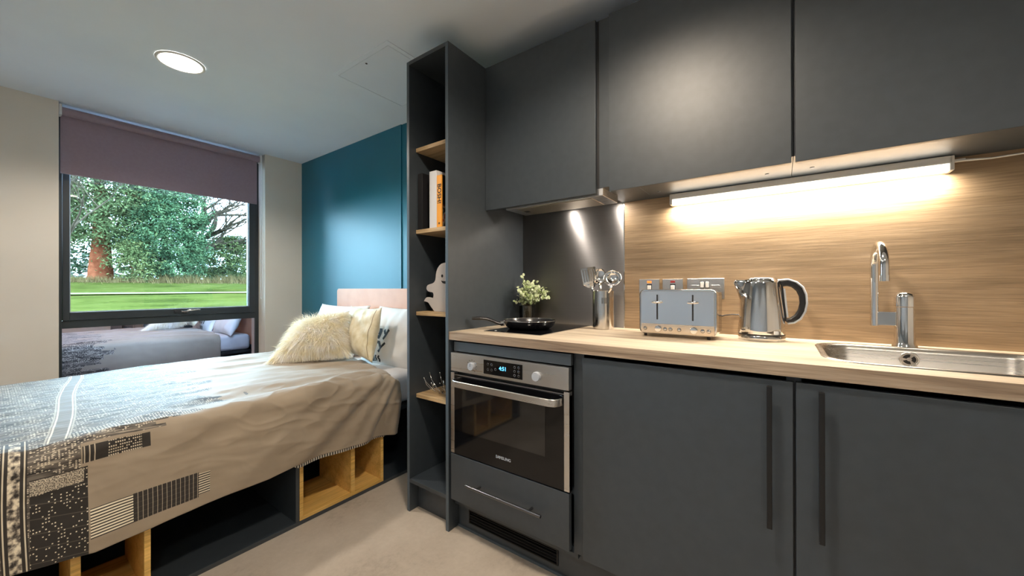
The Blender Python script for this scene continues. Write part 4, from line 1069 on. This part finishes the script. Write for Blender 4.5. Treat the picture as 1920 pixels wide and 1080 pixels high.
bm = bmesh.new(); uvl = bm.loops.layers.uv.new('UVMap')
ss = [i / 90 for i in range(90)] + [1 + i / 180 for i in range(180)] + [2 + i / 40 for i in range(41)]
def x_end(s):   # head-end border of the cloth, seen as a gentle curve
    if s < 1: return 1.385 + .015 * math.sin(s * 3) - .03 * smooth(.75, 1.0, s)
    if s < 2: return 1.37 + .10 * smooth(1.0, 1.35, s)
    return 1.46
grid = []; uvg = []
for s in ss:
    xe = x_end(s); row = []; ur = []
    for i in range(NX + 1):
        x = DX0 + (xe - DX0) * i / NX
        p, v = duvet_point(x, s)
        e = smooth(xe - .03, xe, x)
        if s < 1: p.y += .010 * e
        p.z -= .012 * e if s >= .85 else 0
        row.append(bm.verts.new(p)); ur.append((x, v))
    grid.append(row); uvg.append(ur)
for j in range(len(ss) - 1):
    for i in range(NX):
        f = bm.faces.new((grid[j][i], grid[j][i + 1], grid[j + 1][i + 1], grid[j + 1][i])); f.smooth = True
        for lp, uv in zip(f.loops, (uvg[j][i], uvg[j][i + 1], uvg[j + 1][i + 1], uvg[j + 1][i])): lp[uvl].uv = uv

# printed cotton: plain taupe with a procedural city print at the foot end
dm = mat('skyline_printed_cotton', rough=.62, spec=.35, sheen=.25)
class X:
    """tiny expression helper around math nodes"""
    def __init__(s, v): s.v = v
    @staticmethod
    def op(o, *a, clamp=False):
        n = dm.node_tree.nodes.new('ShaderNodeMath'); n.operation = o; n.use_clamp = clamp
        for i, q in enumerate(a):
            if isinstance(q, X): dm.node_tree.links.new(q.v, n.inputs[i])
            else: n.inputs[i].default_value = q
        return X(n.outputs[0])
    def __add__(s, o): return X.op('ADD', s, o)
    def __sub__(s, o): return X.op('SUBTRACT', s, o)
    def __rsub__(s, o): return X.op('SUBTRACT', o, s)
    def __mul__(s, o): return X.op('MULTIPLY', s, o)
    __radd__ = __add__; __rmul__ = __mul__
    def gt(s, o): return X.op('GREATER_THAN', s, o)
    def lt(s, o): return X.op('LESS_THAN', s, o)
    def fract(s): return X.op('FRACT', s)
    def floor(s): return X.op('FLOOR', s)
    def mx(s, o): return X.op('MAXIMUM', s, o)
    def mn(s, o): return X.op('MINIMUM', s, o)
    def abs(s): return X.op('ABSOLUTE', s)
    def sin(s): return X.op('SINE', s)
uvn = N(dm, 'ShaderNodeUVMap'); uvn.uv_map = 'UVMap'
sp_ = N(dm, 'ShaderNodeSeparateXYZ'); L(dm, uvn.outputs[0], sp_.inputs[0])
U, V = X(sp_.outputs[0]), X(sp_.outputs[1])
def nz_(scale_u, scale_v, detail=2, off=0.0):
    mp = N(dm, 'ShaderNodeMapping'); mp.inputs['Scale'].default_value = (scale_u, scale_v, 1); mp.inputs['Location'].default_value = (off, off * .7, 0)
    L(dm, uvn.outputs[0], mp.inputs['Vector']); n = N(dm, 'ShaderNodeTexNoise', Scale=1.0, Detail=float(detail)); L(dm, mp.outputs[0], n.inputs['Vector']); return X(n.outputs['Fac'])
def cells(su, sv):     # random value per cell
    a, b = (U * su).floor(), (V * sv).floor()
    c = N(dm, 'ShaderNodeCombineXYZ'); dm.node_tree.links.new(a.v, c.inputs[0]); dm.node_tree.links.new(b.v, c.inputs[1])
    n = N(dm, 'ShaderNodeTexWhiteNoise'); n.noise_dimensions = '2D'; L(dm, c.outputs[0], n.inputs['Vector']); return X(n.outputs['Value'])
def rect(u0, u1, v0, v1): return U.gt(u0) * U.lt(u1) * V.gt(v0) * V.lt(v1)
def windows(su, sv, dens, fu=.62, fv=.55):
    return (U * su).fract().lt(fu) * (V * sv).fract().lt(fv) * cells(su, sv).gt(dens)
wob = nz_(60, 60, 3)
# general city fabric (top, foot end): dense streaks along u with lit dots
ragged = cells(3, 26) * .22 + nz_(8, 30, 3, 2) * .12
cityedge = (U + 0).lt(ragged + .40) * V.gt(.05)
zone_top = cityedge
zone_crest = U.lt(cells(5, 60) * .10 + .33) * V.gt(-.045) * V.lt(.052)
zone_side = U.lt(.172 + 0 * V) * V.lt(-.03) * V.gt(-.45)
zone = zone_top.mx(zone_crest).mx(zone_side)
def smin(a): return a.mn(1.0).mx(0.0)
tone = nz_(14, 55, 5, 1)              # block tone
dark = smin((tone - .36) * 4.5)      # 0 dark .. 1 mid
lit = windows(150, 210, .60, .55, .5) * nz_(10, 30, 2, 4).gt(.47)
lit2 = windows(95, 150, .80, .5, .5)
streak = nz_(6, 160, 2, 7).gt(.60)
k_city = smin(dark * .30 + lit * .75 + lit2 * .45 + streak * .22)
# specific towers on the hanging side, lying on their side as in the print
bA = rect(.072, .186, -.42, -.115)
kA = windows(170, 105, .74, .5, .35) * .9 + (V * 24 + U * 6).fract().lt(.06) * .12 + .02
bA2 = rect(.072, .178, -.16, -.118); kA2 = nz_(300, 300, 3).gt(.5) * .5 + .25
bB = rect(.190, .288, -.345, -.252); kB = 1 - ((V * 110).fract().lt(.45)) * .95
bC = rect(.288, .465, -.345, -.250); kC = (U * 80).fract().gt(.90) * .62 + (V * 60).fract().gt(.94) * .15 + .035
bD = rect(.465, .500, -.335, -.256); kD = ((V * 110).fract().gt(.45)) * .8
bE = rect(.175, .334, -.105, -.055); kE = windows(190, 105, .16, .6, .5) * U.gt(.232) * U.lt(.312) * .85 + (U * 90).fract().lt(.25) * U.lt(.205) * .6 + .03
bF = rect(.15, .50, -.010, .050) * U.lt(.50 - V * 2.0); kF = windows(130, 75, .10, .6, .5) * .8 + nz_(20, 90, 3, 9).gt(.56) * .3 + .06
bG = rect(.19, .27, -.44, -.40); kG = nz_(90, 90, 3).gt(.5) * .35
# avenue crossing the bed and running down the side
cx_ = .185 + 0 * V
curve = V * .12 + .127 + (V * 7).sin() * .006
av = (U - curve).abs()
avm = av.lt(.027) * V.gt(.0)
kAv = (av - .018).abs().lt(.0022) * .55 + (V * 42).fract().lt(.10) * .15 + .30 + av.gt(.0225) * .25
road = (U - ((V * 9).sin() * .004 + .047)).abs()
rdm = road.lt(.024) * V.lt(.06)
kRd = road.lt(.011) * smin((nz_(70, 50, 4, 3) - .38) * 4) * .95 + (road - .019).abs().lt(.0015) * .8 + .03
pl = mat  # noqa
plain = 1 - zone
def over(base, m_, k): return base * (1 - m_) + k * m_
K = k_city
isplain = plain
for m_, k in ((bA, kA), (bA2, kA2), (bB, kB), (bC, kC), (bD, kD), (bE, kE), (bF, kF), (bG, kG), (avm, kAv), (rdm, kRd)):
    K = over(K, m_, k); isplain = isplain * (1 - m_)
# thin fine outline strokes on the plain cloth
tw = dm.node_tree.nodes.new('ShaderNodeMixRGB'); tw.blend_type = 'MIX'
darkc = (.012, .010, .009); litc = (.80, .72, .56)
cr = ramp(dm, K.v, [(0, darkc), (.35, (.17, .145, .12)), (.6, (.45, .39, .30)), (1, litc)])
wv = coords(dm, (1, 1, 1)); wn = N(dm, 'ShaderNodeTexNoise', Scale=7.0, Detail=4.0); L(dm, wv, wn.inputs['Vector'])
pc = ramp(dm, wn.outputs['Fac'], [(.3, (.31, .25, .185)), (.7, (.355, .288, .213))])
dm.node_tree.links.new(isplain.v, tw.inputs[0]); L(dm, cr, tw.inputs[1]); L(dm, pc, tw.inputs[2])
L(dm, tw.outputs[0], bsdf(dm).inputs['Base Color'])
wn2 = N(dm, 'ShaderNodeTexNoise', Scale=500.0, Detail=2.0); L(dm, wv, wn2.inputs['Vector'])
bump(dm, wn2.outputs['Fac'], .12, .0004)
o = obj('cover', bm, dm, t)
sm = o.modifiers.new('thick', 'SOLIDIFY'); sm.thickness = .006; sm.offset = -1
# striped hem lining peeping out under the edge
hm = mat('striped_hem_lining', rough=.8)
_s = N(hm, 'ShaderNodeSeparateXYZ'); _tc = N(hm, 'ShaderNodeTexCoord'); L(hm, _tc.outputs['Object'], _s.inputs[0])
_a = N(hm, 'ShaderNodeMath', operation='MULTIPLY'); _a.inputs[1].default_value = 85; L(hm, _s.outputs['X'], _a.inputs[0])
_b = N(hm, 'ShaderNodeMath', operation='FRACT'); L(hm, _a.outputs[0], _b.inputs[0])
L(hm, ramp(hm, _b.outputs[0], [(0, (.03, .028, .025)), (.5, (.62, .57, .48))], 'CONSTANT'), bsdf(hm).inputs['Base Color'])
bm = bmesh.new(); prev = None
for i in range(161):
    x = .795 + (1.30 - .795) * i / 160; p, v = duvet_point(x, .004)
    a = bm.verts.new(p + Vector((0, .0045, .004))); b = bm.verts.new(p + Vector((0, .0055, -.017 * smooth(.79, .83, x) * (1 - .5 * smooth(1.05, 1.3, x))))); 
    if prev: bm.faces.new((prev[0], a, b, prev[1]))
    prev = (a, b)
o = obj('hem_trim', bm, hm, t, label='black and white striped hem lining'); o.modifiers.new('thick', 'SOLIDIFY').thickness = .0015

# ------------------------------------------------------------------ pillows and cushions
def pillow_fn(W, H, T, seed, pinch=.10, wr=.010):
    def fn(u, v, side):
        cu = 1 - abs(u) ** 2.6; cv = 1 - abs(v) ** 2.6
        tt = T * .5 * max(0, cu) ** .55 * max(0, cv) ** .55
        x = u * W / 2 * (1 - pinch * (1 - v * v) * abs(u) ** 3 * .8); y = v * H / 2 * (1 - pinch * (1 - u * u) * abs(v) ** 3 * .8)
        n_ = noise.noise(Vector((u * 2.2 + seed, v * 2.2, side))) * wr + noise.noise(Vector((u * 6 + seed, v * 3.0 + u * 3, side + 5))) * wr * .45
        return Vector((x, y, side * (tt + n_ * min(1, cu * cv * 3))))
    return fn
def pillow_mesh(fn, Mx, n=44):
    bm = bmesh.new(); G = {}
    for side in (1, -1):
        for i in range(n + 1):
            for j in range(n + 1):
                u, v = -1 + 2 * i / n, -1 + 2 * j / n
                if side == -1 and (i in (0, n) or j in (0, n)): G[(side, i, j)] = G[(1, i, j)]; continue
                G[(side, i, j)] = bm.verts.new(Mx @ fn(u, v, side))
        for i in range(n):
            for j in range(n):
                q = [G[(side, i, j)], G[(side, i + 1, j)], G[(side, i + 1, j + 1)], G[(side, i, j + 1)]]
                bm.faces.new(q if side == 1 else q[::-1])
    return bm
def basis(center, xdir, ydir):
    x_ = Vector(xdir).normalized(); y_ = Vector(ydir); y_ = (y_ - x_ * y_.dot(x_)).normalized(); z_ = x_.cross(y_)
    m = Matrix((x_, y_, z_)).transposed().to_4x4(); m.translation = Vector(center); return m
# right hand printed pillow: local x = towards the camera side (-y), z faces the room (-x)
fnP = pillow_fn(.68, .44, .15, 3.3, .08, .016)
MP = basis((1.650, 2.135, .765), (0.0, -1, 0), (.42, 0, 1))
t = thing('printed_pillow', 'white pillow with black hand-drawn letters, nearest the tall shelf unit', 'pillow', (1.62, 2.14, .60))
obj('pillow_case', pillow_mesh(fnP, MP), M['linen'], t, smooth='all')
def strokes(name, lab, segs, w_):
    bm = bmesh.new()
    for pts in segs:
        n_ = 0; P = [Vector((a, b)) for a, b in pts]; out = []
        for a, b in zip(P[:-1], P[1:]):
            k = max(2, int((b - a).length / .02))
            out += [a.lerp(b, i / k) for i in range(k)]
        out.append(P[-1]); prev = None
        for i, p in enumerate(out):
            d = (out[min(i + 1, len(out) - 1)] - out[max(i - 1, 0)]); d = Vector((d.x * .34, d.y * .22)).normalized(); nn = Vector((-d.y / .34, d.x / .22)) * w_ / 2
            row = [bm.verts.new(MP @ (fnP((p + nn * q).x, (p + nn * q).y, 1) + Vector((0, 0, .0016)))) for q in (-1, 0, 1)]
            if prev:
                for q in range(2): bm.faces.new((prev[q], row[q], row[q + 1], prev[q + 1]))
            prev = row
    o_ = obj(name, bm, M['ink'], t, label=lab); return o_
def yy(u, v, s=.11, h=.30): return [[(u - s * .8, v + h / 2), (u, v + .02)], [(u + s * .9, v + h / 2), (u - s * .35, v - h / 2)]]
def tt(u, v, s=.10, h=.30): return [[(u - s, v + h / 2), (u + s, v + h / 2)], [(u, v + h / 2), (u - .02, v - h / 2)]]
strokes('lettering', 'black letters d Y of the first printed line', yy(-.17, -.03) + [[(-.44, .10), (-.33, .10)], [(-.43, -.0), (-.34, -.0)], [(-.44, -.12), (-.35, -.12)], [(-.44, .10), (-.47, -.18)], [(-.34, .10), (-.37, -.18)]], .022)
strokes('lettering', 'black letters T Y of the second printed line', tt(-.38, -.44) + yy(-.20, -.44) + [[(-.52, -.30), (-.55, -.59)]], .020)
strokes('lettering', 'row of wavy black strokes, third printed line', [[(a, -.70), (a - .02, -.76), (a + .015, -.83), (a, -.90)] for a in (-.47, -.41, -.35, -.28, -.20)], .012)
# left hand plain white pillow
fnQ = pillow_fn(.66, .42, .15, 8.1, .10, .014)
MQ = basis((1.63, 2.90, .775), (0.05, -1, 0), (.40, 0, 1))
t = thing('white_pillow', 'plain white pillow at the window side, behind the shaggy cushion', 'pillow', (1.62, 2.9, .60))
obj('pillow_case', pillow_mesh(fnQ, MQ), M['linen'], t, smooth='all')
# cushions slump, so each is shaped between its four corners
def corner_fn(BL, BR, TR, TL, T, seed, wr=.010, bulge=0.0):
    BL, BR, TR, TL = map(Vector, (BL, BR, TR, TL))
    nrm = ((BR - BL) + (TR - TL)).cross((TL - BL) + (TR - BR)).normalized()
    def fn(u, v, side):
        a, b = (u + 1) / 2, (v + 1) / 2
        # edges bow inwards a little between the corners
        a2 = a + .045 * (1 - 2 * a) * (1 - (2 * b - 1) ** 2); b2 = b + .045 * (1 - 2 * b) * (1 - (2 * a - 1) ** 2)
        p = BL * (1 - a2) * (1 - b2) + BR * a2 * (1 - b2) + TR * a2 * b2 + TL * (1 - a2) * b2
        cu = 1 - abs(u) ** 2.4; cv = 1 - abs(v) ** 2.4
        tt_ = T * .5 * max(0, cu) ** .6 * max(0, cv) ** .6
        n_ = noise.noise(Vector((u * 2.2 + seed, v * 2.2, side))) * wr + noise.noise(Vector((u * 6 + seed, v * 3.0 + u * 3, side + 5))) * wr * .45
        return p + nrm * (side * (tt_ + n_ * min(1, cu * cv * 3)) + bulge * cu * cv)
    return fn
I4 = Matrix.Identity(4)
fnC = corner_fn((1.42, 2.44, .66), (1.385, 2.055, .640), (1.515, 2.135, .975), (1.54, 2.545, .975), .13, 5.7, .012)
t = thing('cream_cushion', 'cream and gold square cushion between the shaggy cushion and the printed pillow', 'cushion', (1.44, 2.24, .62))
co = obj('cushion_cover', pillow_mesh(fnC, I4), M['cream'], t, smooth='all')
bm = bmesh.new()
pts = [fnC(.84, -.9 + 1.8 * i / 30, 1) for i in range(31)]; tube(bm, [p + Vector((-.001, -.0006, 0)) for p in pts], .0012, 5)
obj('seam', bm, mat('brown_stitching', (.20, .13, .07), .8), t, label='brown stitched seam')
# shaggy cushion
fnF = corner_fn((.995, 2.49, .668), (1.345, 2.275, .700), (1.405, 2.40, .925), (1.25, 2.70, .865), .14, 9.4, .012)
MF = I4
t = thing('shaggy_cushion', 'fluffy cream shaggy cushion lying in front of the other pillows', 'cushion', (1.2, 2.45, .62))
obj('cushion_cover', pillow_mesh(fnF, MF, 30), M['fur'], t, smooth='all')
rnd = random.Random(12); bm = bmesh.new()
def fur(u, v, side, ln):
    p = MF @ fnF(u, v, side); e = .01
    pa = MF @ fnF(min(1, u + e), v, side) - MF @ fnF(max(-1, u - e), v, side); pb = MF @ fnF(u, min(1, v + e), side) - MF @ fnF(u, max(-1, v - e), side)
    n_ = pa.cross(pb).normalized() * side
    out = pa.normalized() * u ** 3 + pb.normalized() * v ** 3
    d = (n_ * .5 + out * 1.3 + Vector((-.25, -.1, -.55)) * .7 + Vector([rnd.gauss(0, .48) for _ in range(3)])).normalized()
    g = Vector((0, 0, -1)); q = p; w_ = rnd.uniform(.0012, .0026); pr = None
    sdv = d.cross(Vector((rnd.uniform(-1, 1), rnd.uniform(-1, 1), rnd.uniform(-1, 1)))).normalized()
    for k in range(5):
        ww = w_ * (1 - k / 4.2)
        if q.z < .648 - .02 * (q.y < 1.9): q.z = .648 + rnd.uniform(0, .004)
        row = (bm.verts.new(q - sdv * ww), bm.verts.new(q + sdv * ww))
        if pr: bm.faces.new((pr[0], pr[1], row[1], row[0]))
        pr = row; d = (d + g * .22 + Vector([rnd.gauss(0, .10) for _ in range(3)])).normalized(); q = q + d * ln / 4
for i in range(16000):
    u, v = rnd.uniform(-1, 1), rnd.uniform(-1, 1)
    if rnd.random() < .25:
        if rnd.random() < .5: u = math.copysign(rnd.uniform(.93, 1), u)
        else: v = math.copysign(rnd.uniform(.93, 1), v)
    fur(u, v, 1 if rnd.random() < .82 else -1, rnd.uniform(.045, .085))
fo = obj('shaggy_pile', bm, M['fur'], t, label='long cream pile'); fo['kind'] = 'stuff'
